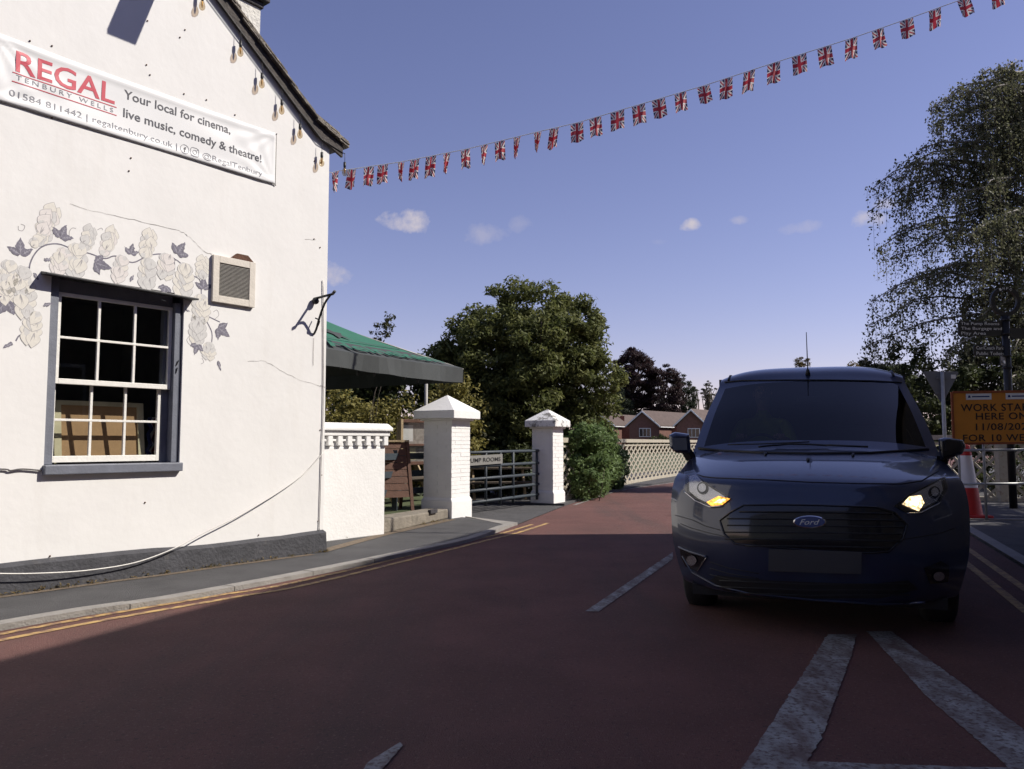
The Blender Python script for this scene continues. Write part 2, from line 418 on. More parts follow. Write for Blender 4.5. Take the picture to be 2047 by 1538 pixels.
def cr_interp(P, t):
    i = int(min(max(math.floor(t), 0), len(P) - 2)); f = t - i
    p0 = P[max(i - 1, 0)]; p1 = P[i]; p2 = P[i + 1]; p3 = P[min(i + 2, len(P) - 1)]
    return [.5 * (2 * b + (c - a) * f + (2 * a - 5 * b + 4 * c - d) * f * f + (3 * b - a - 3 * c + d) * f ** 3) for a, b, c, d in zip(p0, p1, p2, p3)]


def smooth_path(pts, n=6):
    P = [tuple(p) for p in pts]; out = []
    for i in range(len(P) - 1):
        for k in range(n): out.append(Vector(cr_interp(P, i + k / n)))
    out.append(Vector(P[-1])); return out


def offset_path(pts, d):
    out = []
    for i, p in enumerate(pts):
        t = (pts[min(i + 1, len(pts) - 1)] - pts[max(i - 1, 0)]); t.z = 0; t.normalize()
        out.append(p + Vector((t.y, -t.x, 0)) * d)
    return out


def ribbon(name, pts, wdt, z, mat, parent=None):
    a = offset_path(pts, -wdt / 2); b = offset_path(pts, wdt / 2); mb = MB()
    for i in range(len(pts) - 1):
        mb.quad(Vector((a[i].x, a[i].y, z)), Vector((b[i].x, b[i].y, z)), Vector((b[i + 1].x, b[i + 1].y, z)), Vector((a[i + 1].x, a[i + 1].y, z)))
    return mb.build(name, mat, parent)


def sheet(name, poly, z, mat, thick=0.0):
    """filled (possibly concave) ground polygon"""
    bm = bmesh.new(); vs_ = [bm.verts.new((p[0], p[1], z)) for p in poly]; f = bm.faces.new(vs_)
    if f.calc_area() and f.normal.z < 0: f.normal_flip()
    bm.normal_update()
    if f.normal.z < 0: f.normal_flip()
    if thick:
        r = bmesh.ops.extrude_face_region(bm, geom=[f]); 
        for v in r['geom']:
            if isinstance(v, bmesh.types.BMVert): v.co.z -= thick
        bmesh.ops.recalc_face_normals(bm, faces=bm.faces[:])
    bmesh.ops.triangulate(bm, faces=bm.faces[:])
    me = bpy.data.meshes.new(name); bm.to_mesh(me); bm.free(); me.materials.append(MATS[mat])
    return tag(link(name, me), kind='structure')


# ================================================================ GROUND, ROAD, PAVEMENTS
RZ = -.035
gb = MB(); gb.quad((-900, -300, -.16), (900, -300, -.16), (900, 1500, -.16), (-900, 1500, -.16))
tag(gb.build('ground', 'grass_ground'), kind='structure')
KERB = [G(u, v) for u, v in ((0, 1251), (345, 1196), (640, 1141), (850, 1098), (950, 1075), (1028, 1047))]
KERB = [KERB[0] + Vector((-5.2, -10.5, 0)), KERB[0] + Vector((-2.0, -3.6, 0))] + KERB
KERBS = smooth_path(KERB, 6)
RK = [G(1940, 1065), G(2047, 1130)]
rdir = (RK[0] - RK[1]).normalized()
right_edge = [RK[1] - rdir * 20, RK[1], RK[0], RK[0] + rdir * 3.0, Vector((9.6, 18.6, 0)), Vector((12.3, 24.5, 0)), Vector((17, 33, 0)), Vector((25, 44, 0)), Vector((60, 85, 0))]
left_far = [G(1128, 1012, RZ), G(1200, 988, RZ), G(1290, 972, RZ), G(1356, 963, RZ)]
left_far += [left_far[-1] + Vector((4.5, 8, 0)), left_far[-1] + Vector((14, 20, 0)), left_far[-1] + Vector((48, 60, 0))]
left_edge = [p.copy() for p in KERBS] + left_far
sheet('road', [(p.x, p.y) for p in left_edge] + [(p.x, p.y) for p in reversed(right_edge)], RZ, 'red_road_asphalt')
# wall line of the white building (direction and outward normal)
TH = R(37.5); WD = Vector((math.sin(TH), math.cos(TH), 0)); WN = Vector((math.cos(TH), -math.sin(TH), 0)); W0 = G(645, 1102)


def W(p):
    """(s along wall, out of wall, z)"""
    return W0 + WD * p[0] + WN * p[1] + Vector((0, 0, p[2]))


def ONW(u, v, off=0.0):
    r = ray(u, v); t = ((W0 + WN * off - CAM).dot(WN)) / r.dot(WN); p = CAM + r * t
    return (p - W0).dot(WD), p.z


PIL1 = G(903, 1037); PDIR = R(29.5); PD = Vector((math.sin(PDIR), math.cos(PDIR), 0)); PN = Vector((math.cos(PDIR), -math.sin(PDIR), 0))
PIL2 = G(1107, 1008)
KI = offset_path(KERBS, -.13)
pav = [(p.x, p.y) for p in KI] + [(PIL1 + PD * .3).to_2d(), (PIL1 - PN * 1.2 + PD * .2).to_2d(), W((1.9, -3.0, 0)).to_2d(), W((-9, -3.0, 0)).to_2d(), W((-14, -2, 0)).to_2d()]
sheet('pavement', pav, 0.0, 'path_asphalt')
kerb = thing('kerb', KERBS[8], kind='structure')
KL = [0]
for a, b in zip(KERBS[:-1], KERBS[1:]): KL.append(KL[-1] + (b - a).length)


def along(P, d):
    for i in range(len(P) - 1):
        if KL[i + 1] >= d: return lerp(P[i], P[i + 1], (d - KL[i]) / max(1e-6, KL[i + 1] - KL[i]))
    return P[-1].copy()


d = 0.0
while d < KL[-1] - .05:
    e = min(d + .9, KL[-1]); up = Vector((0, 0, .006 + rnd.uniform(-.003, .003))); dn = Vector((0, 0, -.14)); mb = MB(); m = 3
    for k in range(m):
        x0, x1 = lerp(d, e - .008, k / m), lerp(d, e - .008, (k + 1) / m); a, b, c, f = along(KI, x0), along(KERBS, x0), along(KERBS, x1), along(KI, x1)
        mb.hexa([a + dn, b + dn, c + dn, f + dn, a + up, b + up, c + up, f + up])
    mb.build('kerb_stone', 'concrete_kerb', kerb)
    d = e
kb = MB()
e0, e1 = KI[-1], PIL1 + PD * .34
for k in range(1):
    q = Vector((.05, .13, 0)); up = Vector((0, 0, .004)); dn = Vector((0, 0, -.14))
    kb.hexa([e0 + dn - q, KERBS[-1] + dn - q * .2, KERBS[-1] + dn + q, e1 + dn + q * .5, e0 + up - q, KERBS[-1] + up - q * .2, KERBS[-1] + up + q, e1 + up + q * .5])
tag(kb.build('kerb', 'concrete_kerb'), kind='structure')
drive = [KERBS[-1].to_2d(), left_far[0].to_2d(), (PIL2 + PD * .9).to_2d(), (PIL2 + PD * .9 - PN * 7).to_2d(), (PIL1 - PN * 6).to_2d(), (PIL1 + PD * .2 - PN * .3).to_2d()]
sheet('driveway', drive, RZ + .006, 'path_asphalt')
# grit gathered at the wall foot
gp = [W((s, .10 + .05 * rnd.random() + (.0 if s < 0 else -.55), 0)) for s in np.arange(-9, .1, .35)]
ribbon('gutter_grit', gp, .09, .004, 'gutter_grit').__setitem__('kind', 'structure')
lw = [G(640, 1104), G(768, 1069), G(800, 1062), G(903, 1039)]
ribbon('gutter_grit', smooth_path(lw, 6), .16, .005, 'gutter_grit').__setitem__('kind', 'structure')
# double yellow lines
YL = [G(u, v, RZ) for u, v in ((0, 1275), (430, 1197), (630, 1161), (950, 1083), (1020, 1066), (1085, 1046))]
YL = [YL[0] + Vector((-5.2, -10.5, 0)), YL[0] + Vector((-2.0, -3.6, 0))] + YL
for k, d in enumerate((-.085, .085)):
    P = offset_path(smooth_path(YL, 8), d)
    ribbon('yellow_line', P if k else P[:-2], .065, RZ + .004, 'yellow_line_paint').__setitem__('kind', 'structure')
for d in (-.09, .09):
    P = offset_path(smooth_path([G(u, v, RZ) for u, v in ((1128, 1010), (1160, 1000), (1200, 987), (1260, 975), (1356, 962))], 6), d + .1)
    ribbon('edge_line', P, .07, RZ + .004, 'white_line_paint').__setitem__('kind', 'structure')
RY = [G(1935, 1115, RZ), G(2047, 1200, RZ)]
ryd = (RY[0] - RY[1]).normalized()
for d in (-.09, .12):
    P = offset_path([RY[1] - ryd * 12, RY[1], RY[0], RY[0] + ryd * 9], d)
    ribbon('yellow_line', P, .075, RZ + .004, 'yellow_line_paint').__setitem__('kind', 'structure')


def mark(name, pxs, k=0):
    mb = MB(); P = [G(u, v, RZ + .004 + .001 * k) for u, v in pxs]; Q = []
    for a_, b_ in zip(P, P[1:] + P[:1]):
        n_ = max(1, int((b_ - a_).length / .03))
        for q_ in range(n_): Q.append(lerp(a_, b_, q_ / n_) + Vector((rnd.gauss(0, .0028), rnd.gauss(0, .0028), 0)))
    mb.add(Q, [tuple(t_) for t_ in tessellate_polygon([Q])]); tag(mb.build(name, 'white_line_paint'), kind='structure')


mark('lane_line', [(1170, 1222), (1196, 1223), (1345, 1118), (1345, 1104)])
mark('lane_line', [(1655, 1268), (1712, 1268), (1702, 1310), (1642, 1475), (1600, 1545), (1478, 1545)])
mark('lane_line', [(1733, 1262), (1782, 1262), (2060, 1468), (2060, 1545), (2030, 1545), (1850, 1390)], 1)
mark('lane_line', [(1600, 1522), (2040, 1536), (2060, 1560), (1590, 1552)], 2)
mark('lane_line', [(740, 1520), (800, 1484), (803, 1490), (765, 1538), (720, 1545)], 1)
# footway under the bridge railing
lf = [left_far[0] + Vector((0, .2, 0)), left_far[1], left_far[2], left_far[3]]
br = [Vector((p.x, p.y, 0)) for p in left_far]
foot = [(p.x, p.y) for p in br] + [(p.x - 3.2, p.y + .8) for p in reversed(br)]
sheet('footway', foot, .01, 'path_asphalt', .1)
rp = [(p.x, p.y) for p in right_edge] + [(90, 70), (40, 30), (18, 14), (9.5, 10), (8.5, 0), (3, -12)]
sheet('pavement', rp, .0, 'path_asphalt', .12)
rkb = MB(); P = [right_edge[0], right_edge[1], right_edge[2], right_edge[3], right_edge[4], right_edge[5]]; Q = offset_path(P, .14)
for i in range(len(P) - 1):
    up = Vector((0, 0, .006)); dn = Vector((0, 0, -.12)); rkb.hexa([P[i] + dn, Q[i] + dn, Q[i + 1] + dn, P[i + 1] + dn, P[i] + up, Q[i] + up, Q[i + 1] + up, P[i + 1] + up])
tag(rkb.build('kerb', 'concrete_kerb'), kind='structure')
rs = MB(); a = G(1925, 1040); b = G(2047, 1041)
for i in range(9):
    p = lerp(a, b, i / 5); q = lerp(a, b, (i + .97) / 5); up = Vector((0, 0, .02)); n = Vector((0, .16, 0)); rs.hexa([p, q, q + n, p + n, p + up, q + up, q + n + up, p + n + up])
tag(rs.build('kerb', 'concrete_kerb'), kind='structure')
vs_ = sheet('verge', [(7.2, 12.8), (11.5, 12.75), (16, 16), (14, 19), (10.2, 18.9)], .012, 'path_asphalt')

# ================================================================ WHITE BUILDING
PITCHS = 1.14 / 1.46; APX = -4.2; ZE = 4.56; GW = 8.4
root = thing('white_cottage', W((-4.2, -4, 0)), 'white rendered gable-ended building with painted hop mural and slate-tiled roof', 'building')


def roofz(s): return ZE + PITCHS * (-s if s > APX else (s + GW))


wall = MB(W)
WX0, WX1, WZ0, WZ1 = -2.925, -1.725, .93, 2.62      # window opening


def wstrip(s0, s1, z0, z1=None):
    n = max(1, int(abs(s1 - s0) / .7))
    for i in range(n):
        a = lerp(s0, s1, i / n); b = lerp(s0, s1, (i + 1) / n)
        wall.quad((a, 0, z0), (b, 0, z0), (b, 0, roofz(b) if z1 is None else z1), (a, 0, roofz(a) if z1 is None else z1))


wstrip(-GW, APX, 0); wstrip(APX, WX0, 0); wstrip(WX1, 0.0, 0); wstrip(WX0, WX1, 0, WZ0); wstrip(WX0, WX1, WZ1)
# leaning, uneven corner; side and rear walls
wall.quad((0, 0, 0), (-.02, -9, 0), (0.0, -9, ZE), (0.0, 0, ZE))
wall.quad((-GW, -9, 0), (-GW, 0, 0), (-GW, 0, ZE), (-GW, -9, ZE))
wall.poly([(0, -9, 0), (-GW, -9, 0), (-GW, -9, ZE), (APX, -9, roofz(APX)), (0, -9, ZE)])
# reveal and dark room
D = -.16
for a, b in (((WX0, WZ0), (WX0, WZ1)), ((WX0, WZ1), (WX1, WZ1)), ((WX1, WZ1), (WX1, WZ0)), ((WX1, WZ0), (WX0, WZ0))):
    wall.quad((a[0], 0, a[1]), (b[0], 0, b[1]), (b[0], D, b[1]), (a[0], D, a[1]))
wall.build('wall', 'white_render', root)
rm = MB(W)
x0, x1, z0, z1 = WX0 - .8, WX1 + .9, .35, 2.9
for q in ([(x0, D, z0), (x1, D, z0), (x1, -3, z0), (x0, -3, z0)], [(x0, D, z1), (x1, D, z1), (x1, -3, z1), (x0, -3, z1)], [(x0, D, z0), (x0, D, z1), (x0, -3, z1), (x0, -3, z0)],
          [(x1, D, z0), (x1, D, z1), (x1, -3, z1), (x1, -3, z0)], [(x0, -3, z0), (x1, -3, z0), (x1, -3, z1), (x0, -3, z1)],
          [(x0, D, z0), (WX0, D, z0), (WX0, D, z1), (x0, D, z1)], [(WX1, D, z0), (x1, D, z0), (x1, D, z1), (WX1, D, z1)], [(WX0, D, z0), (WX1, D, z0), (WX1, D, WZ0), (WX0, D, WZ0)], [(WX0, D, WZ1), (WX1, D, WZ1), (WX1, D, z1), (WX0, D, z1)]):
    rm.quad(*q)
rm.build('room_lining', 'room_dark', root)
# plinth: uneven top, chamfered
pl = MB(W)
ss = list(np.arange(-GW, .001, .28)); hh = [.190 + .010 * math.sin(s * 2.1 + 1) + .010 * rnd.random() + (.012 if s < -1.75 else 0) for s in ss]
for i in range(len(ss) - 1):
    a, b = ss[i], ss[i + 1]; ha, hb = hh[i], hh[i + 1]
    pl.quad((a, .07, 0), (b, .07, 0), (b, .055, hb), (a, .055, ha)); pl.quad((a, .055, ha), (b, .055, hb), (b, .0, hb + .03), (a, .0, ha + .03))
e = .09
pl.quad((0, .07, 0), (e, -.05, 0), (e - .01, -.05, hh[-1]), (0, .055, hh[-1])); pl.quad((e, -.05, 0), (e, -1.5, 0), (e - .01, -1.5, .2), (e - .01, -.05, hh[-1]))
pl.quad((0, .055, hh[-1]), (e - .01, -.05, hh[-1]), (0, -.05, hh[-1] + .03), (0, 0, hh[-1] + .03)); pl.quad((e - .01, -.05, hh[-1]), (e - .01, -1.5, .2), (0, -1.5, .23), (0, -.05, hh[-1] + .03))
pl.build('plinth', 'black_plinth_paint', root)
# roof: slabs, bargeboard, verge tiles laid one by one
OV = .065
rf = MB(W)


def slope_pts(s, up, out): return (s, out, roofz(s) + up)


for (sa, sb) in ((APX, -.05), (APX, -GW - .25)):
    za = roofz(APX) + .14; zb = (roofz(-.05) if sb > APX else ZE - .2) + .14
    rf.quad((sa, OV - .03, za), (sb, OV - .03, zb), (sb, -9.3, zb), (sa, -9.3, za))
rf.quad((-.05, OV - .03, roofz(-.05) + .14), (.24, OV - .03, ZE + .075), (.24, -9.3, ZE + .075), (-.05, -9.3, roofz(-.05) + .14))
roof = rf.build('roof', 'slate_roof', root)
bb = MB(W)
VP = [(APX, roofz(APX)), (-3.0, roofz(-3.0) - .01), (-1.5, roofz(-1.5) + .01), (-.22, roofz(-.22)), (.16, ZE + .015)]
for (a, za), (b, zb) in zip(VP[:-1], VP[1:]):
    lo, hi = -.07, .07
    bb.hexa([(a, .012, za + lo), (b, .012, zb + lo), (b, .012, zb + hi), (a, .012, za + hi), (a, OV - .02, za + lo), (b, OV - .02, zb + lo), (b, OV - .02, zb + hi), (a, OV - .02, za + hi)])
bb.hexa([(APX, .01, roofz(APX) - .07), (-GW, .01, ZE - .07), (-GW, .01, ZE + .07), (APX, .01, roofz(APX) + .07), (APX, OV - .02, roofz(APX) - .07), (-GW, OV - .02, ZE - .07), (-GW, OV - .02, ZE + .07), (APX, OV - .02, roofz(APX) + .07)])
bb.build('bargeboard', 'weathered_bargeboard', root)
td = Vector((WD.x * 1, WD.y, -PITCHS)).normalized()


def tile(s0, z0, s1, z1, lift, out):
    mb = MB(W); t = .016
    mb.hexa([(s0, out - .22, z0 + lift), (s1, out - .22, z1 + lift + .012), (s1, out, z1 + lift + .012), (s0, out, z0 + lift), (s0, out - .22, z0 + lift + t), (s1, out - .22, z1 + lift + t + .014), (s1, out, z1 + lift + t + .014), (s0, out, z0 + lift + t)])
    return mb.build('tile', 'roof_tile', roof)


s = -3.2
while s < -.3:
    e = s + .235
    for k in range(3):
        j = rnd.uniform(-.02, .02); tile(s + j + .06 * k, roofz(s + .06 * k) + .0, e + j + .06 * k, roofz(e + .06 * k), .075 + .028 * k + rnd.uniform(-.006, .006), OV + .02 - .012 * k + rnd.uniform(-.012, .012))
    s += .2
for k in range(3):
    for q in range(3):
        sa = -.24 + q * .14; tile(sa, lerp(roofz(-.22), ZE + .015, (sa + .22) / .38), sa + .19, lerp(roofz(-.22), ZE + .015, (sa + .41) / .38), .075 + .03 * k, OV + .02 - .01 * k + rnd.uniform(-.01, .01))
# chimney
ch = thing('chimney_stack', W((-.45, -1.6, 4.3)), 'roughcast white chimney stack with dark capping rising behind the roof verge', 'chimney')
cs = MB(W); cs.box(-.75, -.10, -2.2, -1.25, 4.3, 6.62); cs.build('stack', 'roughcast_white', ch)
for k, (e, za, zb) in enumerate(((.03, 6.622, 6.70), (.085, 6.702, 6.84), (.05, 6.842, 6.94), (.02, 6.942, 7.2))):
    cb = MB(W); cb.box(-.75 - e, -.10 + e, -2.2 - e, -1.25 + e, za, zb); cb.build('cap_course', 'chimney_cap', ch, .012)

# ---- sash window
win = thing('sash_window', W(((WX0 + WX1) / 2, 0, WZ0)), 'twelve-pane sash window in a grey frame under the painted hops', 'window')


def wbox(name, s0, s1, o0, o1, z0, z1, mat, parent=win, bevel=.004):
    mb = MB(W); mb.box(s0, s1, o0, o1, z0, z1); return mb.build(name, mat, parent, bevel)


wbox('jamb', WX0 + .002, WX0 + .075, -.15, -.022, WZ0 + .085, WZ1 - .02, 'frame_grey')
wbox('jamb', WX1 - .148, WX1 - .085, -.15, -.088, WZ0 + .085, WZ1 - .02, 'frame_grey')
wbox('jamb', WX1 - .083, WX1 - .032, -.15, -.008, WZ0 + .086, WZ1 - .09, 'frame_grey')
wbox('jamb', WX1 - .030, WX1 - .002, -.15, -.02, WZ0 + .086, WZ1 - .021, 'frame_dark')
wbox('head_rail', WX0 + .077, WX1 - .085, -.15, -.06, WZ1 - .14, WZ1 - .022, 'frame_grey')
wbox('sill', WX0 - .01, WX1 + .01, -.15, .05, WZ0 + .002, WZ0 + .083, 'frame_grey', bevel=.008)
hd = MB(W)
hd.hexa([(-3.01, -.01, 2.60), (-1.635, -.01, 2.575), (-1.635, .105, 2.565), (-3.01, .105, 2.59), (-3.01, -.01, 2.63), (-1.635, -.01, 2.605), (-1.635, .105, 2.583), (-3.01, .105, 2.608)])
hd.build('drip_board', 'hood_black', win, .004)
cl_ = MB(W)
for z in (1.93, 1.86): cl_.bar((WX1 - .06, -.004, z), (WX1 - .05 + .01 * (z > 1.9), .002, z + .05), .008, .008)
cl_.build('catch', 'black_iron', win)


def sash(x0, x1, z0, z1, o, tilt, bottom):
    st = .032; sp = thing_part('sash', win)
    bars = [(x0, x0 + st, z0, z1), (x1 - st, x1, z0, z1), (x0 + st, x1 - st, z1 - st, z1), (x0 + st, x1 - st, z0, z0 + bottom)]
    mb = MB(W)
    for a, b, c, d in bars: mb.box(a, b, o - .035, o, c, d)
    f = mb.build('sash_frame', 'sash_white', win, .003)
    gx = [lerp(x0 + st, x1 - st, k / 3) for k in range(4)]; gz = [lerp(z0 + bottom, z1 - st, k / 2) for k in range(3)]
    for k in (1, 2):
        mb = MB(W); mb.box(gx[k] - .011, gx[k] + .011, o - .03, o - .004, gz[0], gz[2]); mb.build('glazing_bar', 'sash_white', f, .002)
    mb = MB(W); mb.box(gx[0], gx[3], o - .028, o - .002, gz[1] - .010, gz[1] + .010); mb.build('glazing_bar', 'sash_white', f, .002)
    for i in range(3):
        for j in range(2):
            t = rnd.uniform(-.002, .002)
            mb = MB(W); mb.add([(gx[i], o - .02 + t, gz[j]), (gx[i + 1], o - .02 - t, gz[j]), (gx[i + 1], o - .02 - t, gz[j + 1]), (gx[i], o - .02 + t, gz[j + 1])], [(0, 1, 2, 3)])
            mb.build('pane', 'window_glass', f)


def thing_part(*a): return None


sash(WX0 + .077, WX1 - .086, 1.70, 2.485, -.05, 0, .045)
sash(WX0 + .078, WX1 - .150, 1.03, 1.735, -.095, 0, .055)
# things on the inside sill
fr = thing('picture_frame', W((-2.42, -.25, 1.02)), 'back of a framed canvas with brown hardboard leaning inside the sash window', 'picture frame')
mb = MB(W)
lean = lambda s, z, o: (s, -.20 - (z - 1.02) * .12 + o, z)
mb.prism([(-2.70, 1.04), (-2.02, 1.04), (-2.02, 1.53), (-2.70, 1.53)], lean, -.02, -.008); mb.build('hardboard_back', 'hardboard', fr)
for q in ([(-2.76, 1.02), (-2.70, 1.04), (-2.70, 1.53), (-2.76, 1.57)], [(-2.02, 1.04), (-1.96, 1.02), (-1.96, 1.57), (-2.02, 1.53)], [(-2.70, 1.53), (-2.02, 1.53), (-1.96, 1.57), (-2.76, 1.57)]):
    mb = MB(W); mb.prism(q, lean, -.015, .008); mb.build('canvas_border', 'canvas_edge', fr)
fl = thing('folded_flag', W((-1.93, -.22, 1.02)), 'crumpled red white and blue cloth beside the canvas in the sash window', 'flag')
for k, (mt, dx) in enumerate((('cloth_blue', 0), ('cloth_white', .03), ('cloth_red', .055))):
    mb = MB(W); P = [(-1.94 + dx + .02 * math.sin(z * 19 + k), -.2 - .03 * k, 1.02 + z * .42) for z in np.linspace(0, 1, 9)]
    for i in range(8): mb.quad(P[i], (P[i][0] + .05, P[i][1] - .02, P[i][2]), (P[i + 1][0] + .05, P[i + 1][1] - .02, P[i + 1][2]), P[i + 1])
    mb.build('fold', mt, fl)

# ---- banner
BS0, BS1, BZ0, BZ1 = -3.47, -.742, 3.955, 4.515
ban = thing('banner', W(((BS0 + BS1) / 2, .01, BZ0)), 'white vinyl banner with red and black lettering stretched across the gable wall', 'banner')
bn = MB(W); nx, nz = 110, 26; P = []


def ban_d(a, b):
    if True:
        d = .012
        for (ca, cb, sg) in ((0, 1, -1), (1, 1, -1), (1, 0, 1), (0, 0, 1)):
            dx = abs(a - ca) * 2.73; dz = abs(b - cb) * .56; r = math.hypot(dx, dz) + .03; th = math.atan2(dz, dx + 1e-6)
            d += .0035 * math.exp(-r * 1.6) * math.sin(th * 15 + ca * 2) * min(1, r * 6)
        d += .006 * math.exp(-((b - .93) / .05) ** 2) + .006 * math.exp(-((b - .06) / .05) ** 2) + .003 * math.sin(a * 9 + b * 3)
        return max(d, .004)


for j in range(nz + 1):
    for i in range(nx + 1):
        a = i / nx; b = j / nz; s = lerp(BS0, BS1, a); z = lerp(BZ0, BZ1, b); z -= .012 * math.sin(math.pi * a) * (b)
        P.append((s, ban_d(a, b), z))


def ban_fit(p):
    q = p - W0; s = q.dot(WD); return p + WN * (ban_d((s - BS0) / (BS1 - BS0), (q.z - BZ0) / (BZ1 - BZ0)) + .0022 - q.dot(WN))
bn.add(P, [(j * (nx + 1) + i, j * (nx + 1) + i + 1, (j + 1) * (nx + 1) + i + 1, (j + 1) * (nx + 1) + i) for j in range(nz) for i in range(nx)], True)
bsheet = bn.build('banner_sheet', 'banner_vinyl', ban)
sdm = bsheet.modifiers.new('thick', 'SOLIDIFY'); sdm.thickness = .002; sdm.offset = -1


def wall_text(body, px0, px1, capz, mat, off=.016, **kw):
    s0, z0 = ONW(*px0, off); s1, z1 = ONW(*px1, off)
    return lettering(body, W((s0, off, z0)), W((s1, off, z1)), (0, 0, capz), WN, mat, ban, 0, fit=ban_fit, **kw)


wall_text('REGAL', (31, 142), (230, 208), .185, 'letter_red', offset=.012)
wall_text('TENBURY WELLS', (32, 159), (227, 225), .042, 'letter_grey', spacing=1.5, offset=-.002)
wall_text('01584 811442 | regaltenbury.co.uk |', (18, 191), (354, 298), .058, 'letter_grey', offset=-.002)
wall_text('@RegalTenbury', (405, 315), (524, 353), .058, 'letter_grey', offset=-.002)
wall_text('Your local for cinema,', (248, 196), (461, 268), .085, 'letter_dark', offset=.012)
wall_text('live music, comedy & theatre!', (247, 233), (523, 325), .085, 'letter_dark', offset=.012)
mb = MB(W)
for p, q in (((25, 144.5), (234, 215)), ((24, 162), (234, 231))):
    a = ONW(*p, .016); b = ONW(*q, .016); mb = MB(W)
    for i in range(30):
        c = [lerp(a[k], b[k], i / 30) for k in (0, 1)]; d = [lerp(a[k], b[k], (i + 1) / 30) for k in (0, 1)]; mb.quad((c[0], .0, c[1] - .004), (d[0], .0, d[1] - .004), (d[0], .0, d[1] + .004), (c[0], .0, c[1] + .004))
    mb.v = [ban_fit(p_) for p_ in mb.v]; mb.build('ruled_line', 'letter_red', ban)
pass


def ring_pts(cx, cz, r, n, sq=0):
    out = []
    for k in range(n):
        a = 2 * math.pi * k / n; c, s_ = math.cos(a), math.sin(a)
        if sq: m = (abs(c) ** 4 + abs(s_) ** 4) ** .25; c, s_ = c / m, s_ / m
        out.append((cx + r * c, cz + r * s_))
    return out


def ringband(mb, cx, cz, r0, r1, sq=0, off=.028, n=32):
    a = ring_pts(cx, cz, r0, n, sq); b = ring_pts(cx, cz, r1, n, sq)
    for k in range(n):
        j = (k + 1) % n; mb.quad((a[k][0], off, a[k][1]), (b[k][0], off, b[k][1]), (b[j][0], off, b[j][1]), (a[j][0], off, a[j][1]))


ic = MB(W); s0, z0 = ONW(371, 298, .028); ringband(ic, s0, z0, .041, .046); s1, z1 = ONW(391, 304, .028)
ringband(ic, s1, z1, .040, .045, 1); ringband(ic, s1, z1, .018, .023); ringband(ic, s1 + .025, z1 + .026, .0, .005, n=8)
ic.v = [ban_fit(p_) for p_ in ic.v]; ic.build('social_icon', 'letter_grey', ban)
lettering('f', W((s0 - .012, .028, z0 - .027)), W((s0 + .014, .028, z0 - .027)), (0, 0, .05), WN, 'letter_dark', ban, 0, fit=ban_fit, offset=.02)
# ropes / pegs at the banner corners
mb = MB(W)
for a, b in (((BS1, BZ1 - .01), (BS1 + .02, BZ1)), ((BS1, BZ0 + .01), (BS1 + .015, BZ0 - .01))): mb.tube([(a[0], .012, a[1]), (b[0], .01, b[1])], .006, 6)
mb.tube([(BS1 + .012, .012, BZ1), (BS1 + .010, .012, BZ0)], .003, 5)
mb.build('tie_cord', 'cable_dark', ban)

# ---- hop mural painted on the wall (thin paint shapes)
mural = thing('hop_mural', W((-2.3, 0, 1.9)), 'grey and cream mural of hop flowers and leaves painted around the sash window', 'mural')
LAY = [0]


def paint(poly, mat, store):
    LAY[0] = (LAY[0] + 1) % 60
    store.setdefault(mat, MB(W)).poly([(s, .0012 + .00003 * LAY[0], z) for s, z in poly])


def petal(cx, cz, l, wd, ang, k=1.0):
    pts = []
    n = 9
    for i in range(n):
        t = i / (n - 1); wq = math.sin(math.pi * t ** .75) * wd / 2 * k; pts.append((t * l, wq))
    pts = pts + [(x, -y) for x, y in reversed(pts[1:-1])]
    c, s_ = math.cos(ang), math.sin(ang)
    return [(cx + x * c - y * s_, cz + x * s_ + y * c) for x, y in pts]


